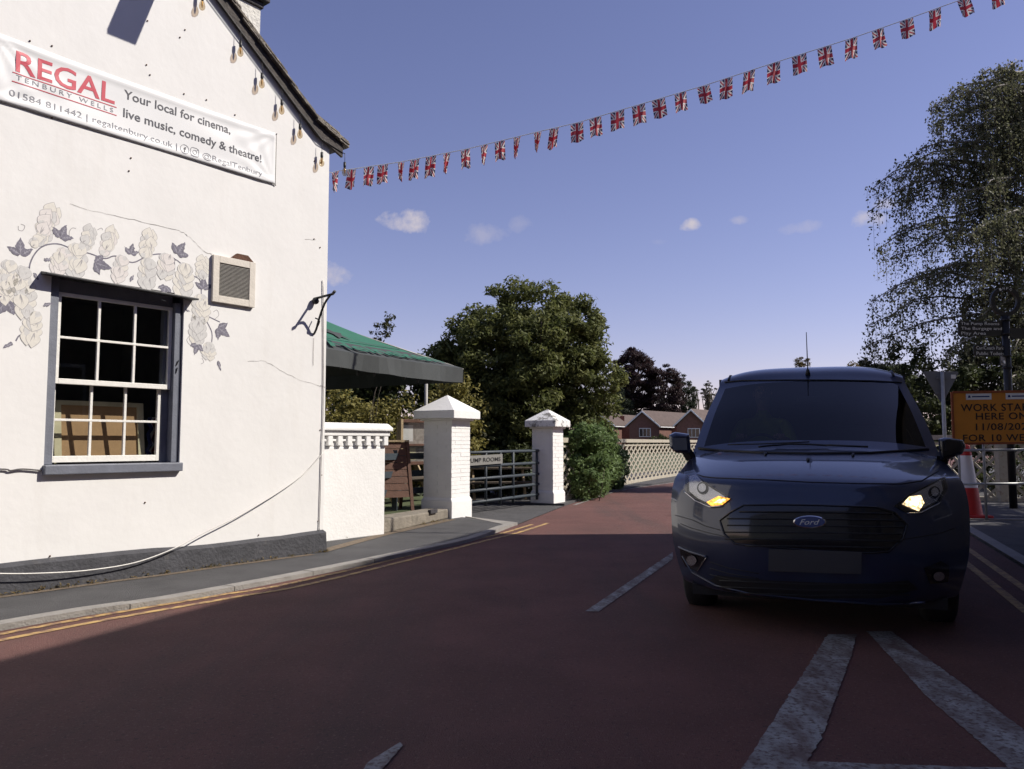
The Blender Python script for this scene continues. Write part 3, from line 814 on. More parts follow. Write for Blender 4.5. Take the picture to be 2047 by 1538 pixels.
HOPS = [(97, 440, 56, 50, 25), (82, 478, 40, 36, 50), (177, 476, 42, 38, 15), (218, 484, 52, 40, 20), (121, 521, 46, 46, 200), (153, 521, 58, 56, 185), (240, 538, 48, 40, 190),
        (296, 488, 50, 42, 10), (295, 547, 52, 48, 185), (332, 534, 46, 44, 185), (368, 560, 58, 48, 185), (405, 536, 38, 36, 5), (402, 616, 46, 44, 180), (396, 660, 52, 44, 185), (418, 702, 30, 34, 180),
        (18, 554, 58, 50, 180), (42, 562, 52, 50, 190), (51, 597, 64, 56, 185), (64, 655, 58, 54, 190), (12, 585, 40, 40, 170)]
for (u, v, h, wd, a) in HOPS:
    store = {}
    s, z = ONW(u, v, .005); s2, z2 = ONW(u, v - h / 2, .005); L_ = abs(z2 - z) * 2; s3, _ = ONW(u + wd / 2, v, .005); Wd = abs(s3 - s) * 2
    ang = math.pi / 2 - R(a); ax = (math.cos(ang), math.sin(ang)); px = (-ax[1], ax[0])
    body = rnd.choice(['mural_cream', 'mural_grey', 'mural_cream', 'mural_pink'])
    rows = 4
    for rrow in range(rows):
        t = 1 - (rrow + .3) / rows            # tip first, base last (overlapping scales)
        npet = 2 + (rrow in (1, 2)) + (rrow == 3)
        for k in range(npet):
            q = (k + .5) / npet * 2 - 1; wid = Wd * .30 * math.sin(math.pi * (.18 + .66 * (1 - t * .85)))
            cx = s + ax[0] * L_ * (t - .78) + px[0] * q * wid; cz = z + ax[1] * L_ * (t - .78) + px[1] * q * wid
            aa = ang - q * .55 * (1.1 - t) + rnd.uniform(-.12, .12); l = L_ * .50 * rnd.uniform(.9, 1.15); pw = Wd * .50 * rnd.uniform(.9, 1.1)
            paint(petal(cx, cz, l * 1.035, pw * 1.06, aa), 'mural_line', store); paint(petal(cx, cz, l, pw, aa), rnd.choice([body, body, 'mural_cream', 'mural_grey']), store)
            for q_ in range(3): paint(petal(cx, cz, l * rnd.uniform(.35, .75), pw * .06, aa + (q_ - 1) * .22 + rnd.uniform(-.06, .06)), 'mural_line', store)
            paint(petal(cx, cz, l * .45, pw * .5, aa), 'mural_grey', store)
    mts = list(store); mb = MB()
    for i, mname in enumerate(mts):
        b = len(mb.v); mb.v += store[mname].v; mb.f += [[x + b for x in f] for f in store[mname].f]; mb.m += [i] * len(store[mname].f); mb.sm += [False] * len(store[mname].f)
    mb.build('hop_flower', mts, mural)
LEAVES = [(42, 510, 52, 3, 95), (121, 476, 48, 3, 70), (190, 525, 50, 3, -10), (262, 508, 34, 3, 80), (88, 520, 30, 1, 15), (68, 545, 26, 1, -60), (14, 600, 62, 3, 240), (86, 611, 30, 1, 20), (27, 685, 34, 1, 215), (268, 549, 26, 1, 245),
          (355, 508, 46, 3, 60), (331, 572, 34, 3, 260), (407, 578, 40, 3, 90), (380, 623, 18, 1, 160), (436, 655, 48, 3, -30), (396, 689, 34, 3, 250), (437, 722, 30, 1, -75)]
for (u, v, h, n, a) in LEAVES:
    s, z = ONW(u, v, .005); _, z2 = ONW(u, v - h, .005); l = abs(z2 - z) * .66; store = {}
    for k in range(n):
        aa = R(a) + ((k - 1) * 1.0 if n == 3 else 0); ll = l * (1.0 if k == 1 or n == 1 else .8)
        pts = petal(s, z, ll, ll * (.52 if n == 3 else .34), aa)
        pts = [(x + rnd.uniform(-.006, .006), y + rnd.uniform(-.006, .006)) for x, y in pts]
        paint(pts, 'mural_leaf', store); paint(petal(s, z, ll * .85, .006, aa), 'mural_leaf_line', store)
        for q in (.25, .45, .65):
            for sg in (-1, 1):
                paint(petal(s + math.cos(aa) * ll * q, z + math.sin(aa) * ll * q, ll * .2, .004, aa + sg * .6), 'mural_leaf_line', store)
    mts = list(store); mb = MB()
    for i, mname in enumerate(mts):
        b = len(mb.v); mb.v += store[mname].v; mb.f += [[x + b for x in f] for f in store[mname].f]; mb.m += [i] * len(store[mname].f); mb.sm += [False] * len(store[mname].f)
    mb.build('leaf', mts, mural)
vines = [[(58, 565), (60, 530), (72, 505), (90, 491), (118, 488), (150, 500), (180, 507), (210, 517), (232, 512), (265, 525), (295, 512), (322, 508), (345, 515), (352, 520)], [(340, 560), (349, 540), (350, 520), (362, 527), (380, 548), (400, 560), (403, 590)],
         [(415, 632), (440, 644)], [(412, 640), (424, 665), (423, 690)], [(60, 535), (40, 535)], [(45, 670), (38, 672), (32, 682)]]
tend = [[(37, 452), (38, 460), (46, 461), (50, 452), (42, 448)], [(140, 478), (139, 464), (145, 456), (152, 457)], [(195, 460), (203, 456), (206, 460)], [(430, 638), (438, 630), (434, 620), (427, 624)], [(380, 690), (374, 680), (382, 668)], [(402, 728), (408, 724), (404, 716)]]
for grp, nm, wv in ((vines, 'vine', .011), (tend, 'tendril', .005)):
    for P in grp:
        mb = MB(W); Q = [Vector((*ONW(u, v, .005), 0)) for u, v in P]; Q = smooth_path(Q, 5)
        for i in range(len(Q) - 1):
            d = (Q[i + 1] - Q[i]).normalized(); n = Vector((-d.y, d.x, 0)) * wv / 2
            mb.quad(*[(p.x, .001, p.y) for p in (Q[i] - n, Q[i + 1] - n, Q[i + 1] + n, Q[i] + n)])
        mb.build(nm, 'mural_leaf' if nm == 'vine' else 'mural_line', mural)

# ---- extractor vent
vent = thing('wall_vent', W((-1.21, .05, 2.59)), 'cream square louvred extractor vent on the white wall beside the mural', 'vent')
VX0, VX1, VZ0, VZ1 = -1.45, -.965, 2.59, 3.06
def vb(name, a, b, o0, o1, c, d, mat, bev=.004):
    mb = MB(W); mb.box(a, b, o0, o1, c, d); return mb.build(name, mat, vent, bev)
vb('backing', VX0 + .05, VX1 - .05, .003, .012, VZ0 + .05, VZ1 - .05, 'vent_dark', 0)
fw = .07
vb('frame_side', VX0, VX0 + fw, .002, .036, VZ0, VZ1, 'vent_cream'); vb('frame_side', VX1 - fw, VX1, .002, .036, VZ0, VZ1, 'vent_cream')
vb('frame_side', VX0 + fw, VX1 - fw, .002, .035, VZ1 - fw, VZ1, 'vent_cream'); vb('frame_side', VX0 + fw, VX1 - fw, .002, .035, VZ0, VZ0 + fw, 'vent_cream')
for k in range(24):
    z = VZ0 + fw + .006 + k * (VZ1 - VZ0 - 2 * fw - .01) / 24; mb = MB(W)
    mb.hexa([(VX0 + fw, .014, z + .006), (VX1 - fw, .014, z + .006), (VX1 - fw, .030, z), (VX0 + fw, .030, z), (VX0 + fw, .014, z + .010), (VX1 - fw, .014, z + .010), (VX1 - fw, .030, z + .004), (VX0 + fw, .030, z + .004)])
    mb.build('slat', 'slat_grey', vent)
mb = MB(W); mb.prism([(VX0 + .2, VZ1), (VX0 + .27, VZ1 + .06), (VX1 - .09, VZ1 + .06), (VX1 - .02, VZ1)], lambda a, b, d: (a, d, b), .001, .03); mb.build('broken_duct', 'rust', vent)

# ---- wrought iron bracket near the corner
brk = thing('iron_bracket', W((-.18, .0, 2.4)), 'wrought iron hanging bracket fixed near the corner of the white wall', 'bracket')
mb = MB(W)
mb.tube([(-.18, 0, 2.80), (-.17, .30, 2.82)], .014, 8); mb.tube([(-.17, .30, 2.82), (-.17, .34, 2.85)], .016, 8)
mb.tube(smooth_path([(-.18, .005, 2.40), (-.18, .05, 2.46), (-.18, .09, 2.56), (-.175, .17, 2.72), (-.17, .26, 2.81)], 5), .012, 8)
mb.tube(smooth_path([(-.18, .05, 2.46), (-.18, .10, 2.54), (-.18, .03, 2.58)], 5), .008, 6)
mb.build('arm', 'black_iron', brk)
mb = MB(W); mb.lathe([(0.001, -.04), (.028, -.028), (.04, 0), (.028, .028), (.001, .04)], (0, 0, 0), 12); mb.v = [W((-.19, .04, 2.77)) + (p - W0) for p in mb.v]; mb.build('boss', 'black_iron', brk)
mb = MB(W); mb.tube([(-.178, .007, 2.36), (-.182, .006, 2.2), (-.18, .006, 2.05)], .002, 4); mb.build('rust_streak', 'rust', brk)

# ---- festoon of bulbs under the verge
fest = thing('festoon_lights', W((-.8, .12, 4.3)), 'string of pear-shaped bulbs on black holders hung under the roof verge', 'string lights')
BULBS = [(-1.66, 5.62), (-1.22, 5.32), (-.955, 5.08), (-.70, 4.88), (-.455, 4.69), (-.15, 4.46), (.185, 4.50)]
for (s, z) in [(-2.5, 6.35), (-2.1, 6.0)] + BULBS:
    o = .052; zt = min(roofz(min(s, 0)) - .06, z + .10) if s < .1 else ZE - .02
    drop = zt - .09
    mb = MB(W); mb.tube([(s, o, zt + .02), (s, o, drop)], .003, 5); wire = mb.build('drop_wire', 'bulb_black', fest)
    mb = MB(W); mb.lathe([(.001, .0), (.015, 0), (.016, -.05), (.012, -.062)], (0, 0, 0), 10); mb.v = [p - W0 + W((s, o, drop)) for p in mb.v]; hold = mb.build('holder', 'bulb_black', fest)
    mb = MB(W); mb.lathe([(.012, -.055), (.016, -.07), (.027, -.10), (.031, -.125), (.026, -.148), (.012, -.162), (.001, -.166)], (0, 0, 0), 12); mb.v = [p - W0 + W((s, o, drop)) for p in mb.v]; mb.build('bulb', 'bulb_glass', fest)
    mb = MB(W); mb.lathe([(.004, -.06), (.010, -.10), (.004, -.135)], (0, 0, 0), 6); mb.v = [p - W0 + W((s, o, drop)) for p in mb.v]; mb.build('filament', 'filament_gold', fest)
mb = MB(W); mb.tube([(a, .05, roofz(a) - .075) for a in (-3, -2.5, -2.1, -1.66, -1.22, -.955, -.7, -.455)] + [(-.15, .05, 4.62), (.185, .05, 4.55)], .005, 5); mb.build('cable', 'bulb_black', fest)
# ---- floodlight box out of shot above, whose shadow falls on the gable
kd = SUN.dot(WD) / SUN.dot(WN); kz = SUN.z / SUN.dot(WN)
A_ = ONW(213, 69); B_ = ONW(271, 95); C_ = ONW(312, -4); P0 = .9


def unshadow(s, z, p): return (s + kd * p, p, z + kz * p)


zc_ = A_[1] + kz * P0; q2 = P0 - (C_[1] - B_[1]) / kz
pa = (A_[0] + kd * P0, P0, zc_); pb = (B_[0] + kd * P0, P0, zc_); pc_ = (C_[0] + kd * q2, q2, zc_); pd_ = (C_[0] + kd * q2 - (B_[0] - A_[0]), q2, zc_)
fl = thing('wall_floodlight', W((pa[0], .5, zc_)), 'flat black floodlight on an arm projecting from the gable above the banner', 'floodlight')
mb = MB(W); mb.hexa([pa, pb, pc_, pd_] + [(q[0], q[1], q[2] + .05) for q in (pa, pb, pc_, pd_)]); mb.build('lamp_body', 'black_plastic', fl, .008)
mb = MB(W); mb.tube([(pc_[0], 0, zc_ + .35), (lerp(pc_[0], pd_[0], .3), q2 + .1, zc_ + .045)], .016, 8); mb.build('arm', 'black_plastic', fl)
# ---- cables along the wall
def wall_cable(name, px, off, r, mat, label):
    mb = MB(W); P = []
    for i, (u, v) in enumerate(px):
        o = off[i] if isinstance(off, list) else off; s, z = ONW(u, v, o); P.append((s, o, z))
    mb.tube(smooth_path([Vector(p) for p in P], 6), r, 6); o = mb.build(name, mat); recenter(o); tag(o, label, 'cable')
wall_cable('slack_cable', [(-120, 1142), (0, 1147), (90, 1146), (180, 1140), (270, 1125), (345, 1098), (410, 1064), (480, 1030), (560, 982), (610, 945), (646, 905)], [.12, .12, .12, .11, .10, .09, .06, .04, .03, .02, .015], .0055, 'cable_white', 'slack white cable drooping across the wall from the corner to the plinth')
wall_cable('wall_cable', [(-150, 938), (0, 938), (20, 941), (45, 938), (83, 941)], .015, .007, 'cable_dark', 'short dark cable running into the window sill from the left')
wall_cable('downlead', [(646, 560), (647, 700), (646, 830), (643, 900), (640, 1010), (638, 1060)], .012, .006, 'cable_white', 'thin white cable running down the corner of the white wall')
# cracks, pegs and rust spots
ck = MB(W)
for P, wv in (([(140, 408), (200, 425), (270, 440), (340, 458), (362, 463), (385, 480), (412, 505), (424, 508)], .004), ([(495, 722), (530, 723), (560, 740), (600, 760), (650, 775)], .004), 
              ([(640, 770), (652, 775)], .006), ([(610, 478), (632, 480)], .005)):
    Q = smooth_path([Vector((*ONW(u, v, .003), 0)) for u, v in P], 5)
    Q = [q + Vector((rnd.uniform(-.006, .006), rnd.uniform(-.006, .006), 0)) for q in Q]
    ck = MB(W)
    for i in range(len(Q) - 1):
        d = (Q[i + 1] - Q[i]).normalized(); n = Vector((-d.y, d.x, 0)) * wv / 2 * rnd.uniform(.4, 1.2)
        ck.quad(*[(p.x, .0025, p.y) for p in (Q[i] - n, Q[i + 1] - n, Q[i + 1] + n, Q[i] + n)])
    ck.build('crack', 'crack', root)
for (u, v) in ((104, 92), (60, 82), (293, 130), (300, 150), (104, 236), (262, 316), (258, 342), (295, 42), (360, 75), (370, 60), (470, 230), (413, 200), (368, 188), (628, 478), (640, 495), (643, 950), (636, 1042), (290, 1005), (640, 860), (517, 1070), (100, 1112), (629, 322), (642, 325)):
    s, z = ONW(u, v, .004); mb = MB(W); mb.lathe([(.008, 0), (.007, .008), (.001, .010)], (0, 0, 0), 6)
    mb.v = [W((s, .0, z)) + WD * (p - W0).dot(WD) + Vector((0, 0, 1)) * (p - W0).dot(WN) + WN * (p - W0).z for p in mb.v]; mb.build('wall_peg', 'rust', root)

# ================================================================ LOW WALL, STEP, GATE PILLARS
LW0 = G(648, 1084); LW1 = G(768, 1069); LD = (LW1 - LW0).normalized(); LN = Vector((LD.y, -LD.x, 0)); LL = (LW1 - LW0).length


def LWT(p): return LW0 + LD * p[0] + LN * p[1] + Vector((0, 0, p[2]))


lwall = thing('low_wall', LWT((.4, -.15, 0)), 'low white wall with stepped brick cornice at the end of the building', 'wall')
top = AT(700, 846, (LW0.y + LW1.y) / 2).z
def lb(name, a, b, o0, o1, c, d, mat='white_masonry_paint', bev=.01):
    mb = MB(LWT); mb.box(a, b, o0, o1, c, d); return mb.build(name, mat, lwall, bev)
lb('wall_body', -.9, LL, -.36, 0, 0, top - .30)
cop = MB(LWT); cop.prism([(-.06 - .36, top - .10), (.075, top - .10), (.075, top - .055), (-.02, top), (-.30, top), (-.44, top - .055)], lambda a, b, d: (d, a, b), -.9, LL + .075); cop.build('coping', 'white_masonry_paint', lwall, .012)
lb('string_course', -.9, LL + .045, -.40, .045, top - .165, top - .102)
lb('cornice_backing', -.9, LL - .004, -.35, -.004, top - .30, top - .167)
x = -.15
while x < LL:
    lb('corbel_brick', x, min(x + .075, LL + .035), -.02, .04, top - .285, top - .168, bev=.006)
    if x + .16 < LL: lb('corbel_brick', x + .075, x + .155, -.02, .02, top - .232, top - .205, bev=.005)
    x += .155
# concrete step between wall and pillar with a raised garden behind
S0, S1 = LW1 + LD * .02 - LN * .05, PIL1 - PD * .02 - PN * .05
sd = (S1 - S0).normalized(); sn = Vector((sd.y, -sd.x, 0))
st = MB(); up = Vector((0, 0, .19)); bk = -sn * .38
st.hexa([S0, S1, S1 + bk, S0 + bk, S0 + up, S1 + up * .8, S1 + bk + up * .8, S0 + bk + up]); o = st.build('concrete_step', 'concrete_step', None, .02); recenter(o)
tag(o, 'rough concrete threshold between the low white wall and the gate pillar', 'step')
bk_ = MB(); c = lerp(S0, S1, .72) + Vector((0, 0, .165)); bk_.bar(c - sd * .13 + sn * .006, c + sd * .13 + sn * .006, .05, .06); o = bk_.build('loose_brick', 'chimney_cap', None, .006); recenter(o); tag(o, 'single dark brick set in the edge of the concrete threshold', 'brick')
sheet('garden', [(S0 + bk * .9).to_2d(), (S1 + bk * .9).to_2d(), (PIL1 - PN * .2 + PD * .4).to_2d(), (-3.5, 22), (-14, 24), (-9, 13), W((.2, -6, 0)).to_2d(), W((.15, -1.0, 0)).to_2d()], .13, 'grass_ground', .2)


def pillar(F, wid, H, ncourse, label, cap_mat, cap_over, cap_h, z0):
    t = thing('gate_pillar', F - PN * wid / 2 + PD * wid / 2, label, 'pillar', 'white gate pillars')
    def T(p): return F + PD * p[0] + PN * p[1] + Vector((0, 0, p[2] + z0))      # p0 along road, p1 outward (0 = road face), p2 up
    inset = .028; zb = .30; zc = H - cap_h - .16
    mb = MB(T); mb.box(0, wid, -wid, 0, -.1, zb - .03)
    mb.hexa([(0, -wid, zb - .03), (wid, -wid, zb - .03), (wid, 0, zb - .03), (0, 0, zb - .03), (inset, -wid + inset, zb + .02), (wid - inset, -wid + inset, zb + .02), (wid - inset, -inset, zb + .02), (inset, -inset, zb + .02)])
    mb.build('base', 'white_masonry_paint', t, .012)
    mb = MB(T); g = inset + .006; mb.box(g, wid - g, -wid + g, -g, zb - .02, zc); mb.build('core', 'white_masonry_paint', t)
    # painted bricks of the shaft, laid course by course
    ch_ = (zc - zb - .02) / ncourse; gap = .006; side = wid - 2 * inset; cache = {}
    def brick(a0, a1, b0, b1, zz):
        key = (round(a1 - a0, 3), round(b1 - b0, 3))
        if key not in cache:
            bx = MB(); la, lb_ = a1 - a0, b1 - b0; h = ch_ - gap
            bx.hexa([PD * x_ + PN * y_ + Vector((0, 0, z_)) for z_ in (0, h) for x_, y_ in ((0, 0), (la, 0), (la, lb_), (0, lb_))])
            me = bpy.data.meshes.new('brick'); me.from_pydata([tuple(p) for p in bx.v], [], bx.f); me.materials.append(MATS['white_masonry_paint']); cache[key] = me
        o = link('brick', cache[key], t); o.location = T((a0, b0, zz)) - ORG[t] + PN * rnd.uniform(-.0025, .0025) + PD * rnd.uniform(-.0025, .0025)
    dd = .10
    for k in range(ncourse):
        zz = zb + .02 + k * ch_ + gap / 2
        half = side / 2
        if k % 2 == 0:
            for (a0, a1) in ((inset, inset + half - gap / 2), (inset + half + gap / 2, inset + side)):
                brick(a0, a1, -inset - dd, -inset, zz); brick(a0, a1, -wid + inset, -wid + inset + dd, zz)
            brick(inset, inset + dd, -wid + inset + dd + gap, -inset - dd - gap, zz)
        else:
            for (b0, b1) in ((-wid + inset, -wid + inset + half - gap / 2), (-wid + inset + half + gap / 2, -inset)):
                brick(inset, inset + dd, b0, b1, zz)
            brick(inset + dd + gap, wid - inset, -inset - dd, -inset, zz)
    o_ = cap_over; zc2 = H - cap_h
    mb = MB(T); mb.box(-o_ * .35 + inset, wid - inset + o_ * .35, -wid + inset - o_ * .35, -inset + o_ * .35, zc, zc + .03); mb.build('neck_course', 'white_masonry_paint', t, .004)
    mb = MB(T); mb.box(inset - o_, wid - inset + o_, -wid + inset - o_, -inset + o_, zc + .031, zc2)
    c = (wid / 2, -wid / 2, H); q = [(inset - o_, -wid + inset - o_, zc2), (wid - inset + o_, -wid + inset - o_, zc2), (wid - inset + o_, -inset + o_, zc2), (inset - o_, -inset + o_, zc2)]
    mb.add(q + [c], [(0, 1, 4), (1, 2, 4), (2, 3, 4), (3, 0, 4)]); mb.build('cap', cap_mat, t, .01)
    return t


pillar(PIL1, .60, AT(896, 789, PIL1.y + .3).z, 19, 'taller white brick gate pillar with clean pyramid cap nearer the white building', 'white_masonry_paint', .125, .27, 0)
pillar(PIL2, .52, AT(1088, 817, PIL2.y + .2).z + .06, 17, 'shorter white brick gate pillar with weathered cap beside the ivy', 'worn_white_cap_paint', .11, .24, -.06)

# ---- steel gate between the pillars and railing behind the step
gate = thing('steel_gate', PIL1 + PD * 1.6 - PN * .35, 'blue-grey tubular steel gate hung between the two white pillars', 'gate')
g0 = PIL1 + PD * .60 - PN * .34; g1 = PIL2 - PN * .34
for k, z in enumerate((.16, .36, .56, .78, 1.02)):
    mb = MB(); mb.tube([g0 + Vector((0, 0, z)), g1 + Vector((0, 0, z + .02))], .028, 8); mb.build('rail', 'blue_grey_gate', gate)
for f in (.02, .33, .5, .66, .98):
    p = lerp(g0, g1, f); mb = MB(); mb.tube([p + Vector((0, 0, .08)), p + Vector((0, 0, 1.05))], .026, 8); mb.build('upright', 'blue_grey_gate', gate)
sg = MB(); a = lerp(g0, g1, .05) + PN * .04; b = lerp(g0, g1, .50) + PN * .04
sg.hexa([a + Vector((0, 0, .80)), b + Vector((0, 0, .82)), b + Vector((0, 0, .82)) + PN * .012, a + Vector((0, 0, .80)) + PN * .012, a + Vector((0, 0, .97)), b + Vector((0, 0, .99)), b + Vector((0, 0, .99)) + PN * .012, a + Vector((0, 0, .97)) + PN * .012])
gs = thing('gate_sign', lerp(a, b, .5) + Vector((0, 0, .8)), 'pale name board with dark capitals fixed on the steel gate', 'sign')
sgm = sg.build('board', 'sign_panel', gs)
lettering('PUMP ROOMS', lerp(a, b, .12) + Vector((0, 0, .855)), lerp(a, b, .94) + Vector((0, 0, .868)), (0, 0, .075), PN, 'letter_black', gs, .016, offset=.01)
rail = thing('garden_railing', lerp(S0, S1, .5) - sn * 1.2, 'blue-grey rail fence behind the threshold under the parasol', 'fence')
f0 = LW1 - LN * 1.1 - LD * .8; f1 = PIL1 - PN * .7 + PD * .55
for z in (.42, .70, .98):
    mb = MB(); mb.bar(f0 + Vector((0, 0, z)), f1 + Vector((0, 0, z)), .03, .10); mb.build('rail', 'blue_grey_gate', rail)
for f in (.05, .38, .7, .97):
    p = lerp(f0, f1, f) - sn * .04; mb = MB(); mb.bar(p + Vector((0, 0, .1)), p + Vector((0, 0, 1.08)), .08, .08); mb.build('post', 'blue_grey_gate', rail)


# ---- notice board behind the pillar
nb = thing('notice_board', AT(828, 1020, 14.6) * 1, 'glazed timber notice board on posts behind the taller white pillar', 'notice board')
c0 = AT(800, 838, 14.4); c1 = AT(872, 838, 14.9); d_ = (c1 - c0); d_.z = 0; d_.normalize(); n_ = Vector((d_.y, -d_.x, 0)); zt = c0.z; zb = AT(800, 930, 14.4).z
def NBT(p): return Vector((c0.x, c0.y, 0)) + d_ * p[0] + n_ * p[1] + Vector((0, 0, p[2]))
Wn = .75
for a, b, z0_, z1_ in ((0, .05, zb, zt), (Wn - .05, Wn, zb, zt), (.05, Wn - .05, zt - .06, zt), (.05, Wn - .05, zb, zb + .06), (.05, Wn - .05, zb + .34, zb + .38)):
    mb = MB(NBT); mb.box(a, b, -.05, .03, z0_, z1_); mb.build('frame_member', 'stained_timber' if a > 0 else 'pale_timber', nb, .004)
mb = MB(NBT); mb.box(.04, Wn - .04, -.06, -.045, zb + .02, zt - .02); mb.build('backboard', 'poster_paper', nb)
for (a, b, z0_, z1_, m_) in ((.09, .30, .42, .72, 'cloth_white'), (.34, .62, .45, .70, 'poster_paper'), (.10, .36, .09, .30, 'canvas_edge'), (.42, .64, .10, .31, 'poster_paper')):
    mb = MB(NBT); mb.box(a, b, -.044, -.042, zb + z0_, zb + z1_); mb.build('notice', m_, nb)
mb = MB(NBT); mb.quad((.05, .0, zb + .06), (Wn - .05, .0, zb + .06), (Wn - .05, .0, zt - .06), (.05, .0, zt - .06)); mb.build('pane', 'window_glass', nb)
for a in (.0, Wn - .06):
    mb = MB(NBT); mb.box(a, a + .06, -.12, -.061, .1, zt - .05); mb.build('post', 'pale_timber', nb)

# ---- A-boards and picnic benches in the garden
def a_board(px, Y, h, wdt, rz, name, label):
    p = AT(px, 1020, Y); base = Vector((p.x, p.y, .13)); t = thing(name, base, label, 'sandwich board', rz=rz, local=True)
    lean_ = .28
    for sg in (-1, 1):
        n = int(h / .1)
        for k in range(n):
            z = k * h / n; mb = MB(); y0 = sg * lean_ * (1 - z / h); y1 = sg * lean_ * (1 - (z + h / n) / h)
            if z > .12:
                mb.hexa([(-wdt / 2 + .05, y0 - .008, z + .004), (wdt / 2 - .05, y0 - .008, z + .004), (wdt / 2 - .05, y0 + .008, z + .004), (-wdt / 2 + .05, y0 + .008, z + .004), (-wdt / 2 + .05, y1 - .008, z + h / n - .004), (wdt / 2 - .05, y1 - .008, z + h / n - .004), (wdt / 2 - .05, y1 + .008, z + h / n - .004), (-wdt / 2 + .05, y1 + .008, z + h / n - .004)])
                mb.build('plank', 'stained_timber', t)
        for sx in (-1, 1):
            mb = MB(); mb.bar((sx * (wdt / 2 - .025), sg * lean_, 0), (sx * (wdt / 2 - .025), sg * .012, h), .05, .03); mb.build('leg', 'stained_timber', t)
        mb = MB(); mb.bar((-wdt / 2, sg * .02, h + .015), (wdt / 2, sg * .02, h + .015), .035, .03); mb.build('top_rail', 'pale_timber', t)
    return t


a_board(778, 12.7, 1.08, .62, R(28), 'sandwich_board', 'brown slatted timber sandwich board standing behind the low white wall')


def picnic(p, rz, label, l=1.5):
    t = thing('picnic_table', p, label, 'picnic table', 'picnic tables in the garden', rz=rz, local=True)
    for k in range(5):
        mb = MB(); mb.box(-l / 2, l / 2, -.36 + k * .147, -.36 + k * .147 + .135, .70, .74); mb.build('plank', 'picnic_wood', t, .004)
    for sg in (-1, 1):
        for k in range(2):
            y = sg * .68 + (k - 1) * .15; mb = MB(); mb.box(-l / 2, l / 2, y, y + .135, .42, .46); mb.build('seat_plank', 'picnic_wood', t, .004)
        for sx in (-1, 1):
            mb = MB(); mb.bar((sx * l * .36, sg * .62, 0), (sx * l * .36, sg * .22, .70), .045, .10); mb.build('leg', 'pale_timber', t, .004)
    for sx in (-1, 1):
        mb = MB(); mb.bar((sx * l * .36 - sx * .05, -.78, .39), (sx * l * .36 - sx * .05, .78, .39), .045, .09); mb.build('cross_beam', 'picnic_wood', t, .004)


p = AT(815, 1020, 14.3); picnic(Vector((p.x - .45, p.y + .5, .13)), R(60), 'timber picnic table between the sandwich board and the taller pillar')
p = AT(1000, 1018, 17.0); picnic(Vector((p.x - .1, p.y + .4, -.07)), R(10), 'timber picnic table seen through the steel gate')
p = AT(700, 990, 14.2); picnic(Vector((p.x - .6, p.y + .2, .13)), R(35), 'timber picnic table under the parasol behind the low white wall')

# ---- parasol
def UP(u, v, Y): return AT(u, v, Y)
ptip = AT(926, 765, 14.0); zb_ = ptip.z; pl_ = Vector((-2.95, 10.2, zb_))
us = (ptip - pl_); us.z = 0; ul = us.length; us.normalize(); un = Vector((-us.y, us.x, 0))
corners = [pl_, Vector((ptip.x, ptip.y, zb_)), Vector((ptip.x, ptip.y, zb_)) + un * ul, pl_ + un * ul]
pc = sum(corners, Vector()) / 4; VH = .25; apex = Vector((pc.x, pc.y, zb_ + VH + 1.02))
par = thing('parasol', Vector((pc.x, pc.y, .13)), 'large square green parasol with charcoal valance and brand lettering beside the white building', 'parasol')
ce = [c + Vector((0, 0, VH)) for c in corners]


def panel_pt(i, a, b):
    """a along edge 0..1, b up to apex 0..1, slight sag"""
    p = lerp(ce[i], ce[(i + 1) % 4], a); q = lerp(p, apex, b); q.z -= .07 * math.sin(math.pi * b) * (1) + .02 * math.sin(math.pi * a) * (1 - b); return q


for i in range(4):
    mb = MB(); n1, n2 = 16, 14; band = .30
    for j in range(n2):
        for k in range(n1):
            b0, b1 = j / n2, (j + 1) / n2; mb.mi = 1 if b1 <= .29 else 0
            mb.add([panel_pt(i, k / n1, b0), panel_pt(i, (k + 1) / n1, b0), panel_pt(i, (k + 1) / n1, b1), panel_pt(i, k / n1, b1)], [(0, 1, 2, 3)], True)
    mb.build('canopy_panel', ['parasol_green', 'parasol_charcoal'], par)
    mb = MB(); mb.mi = 0; m_ = 24
    for k in range(m_):
        a0, a1 = k / m_, (k + 1) / m_; n_out = (lerp(ce[i], ce[(i + 1) % 4], .5) - pc); n_out.z = 0; n_out.normalize()
        wv = lambda a: n_out * (.03 * math.sin(a * 11 + i) + .018 * math.sin(a * 27) + .06 * math.exp(-((a - .5) / .05) ** 2))
        t0, t1 = panel_pt(i, a0, 0), panel_pt(i, a1, 0); l0 = t0 + wv(a0) - Vector((0, 0, VH * (1 - .06 * math.sin(a0 * 6.3)))); l1 = t1 + wv(a1) - Vector((0, 0, VH * (1 - .06 * math.sin(a1 * 6.3))))
        mb.add([l0, l1, t1, t0], [(0, 1, 2, 3)], True)
    mb.build('valance', 'parasol_charcoal', par)
    mb = MB(); mb.tube([ce[i] - Vector((0, 0, .02)), apex - Vector((0, 0, .12))], .014, 6); mb.build('rib', 'pole_grey', par)
pn_ = (panel_pt(0, .5, 0) - panel_pt(0, 0, 0)).cross(panel_pt(0, .5, .6) - panel_pt(0, .5, 0)).normalized()
if pn_.z < 0: pn_ = -pn_


def on_panel(verts, faces, mat, name, a0, a1, b0, bh, off):
    x0 = min(x for x, y in verts); x1 = max(x for x, y in verts); mb = MB()
    mb.add([panel_pt(0, lerp(a0, a1, (x - x0) / (x1 - x0)), b0 + bh * y) + pn_ * off for x, y in verts], faces); return mb.build(name, mat, par)


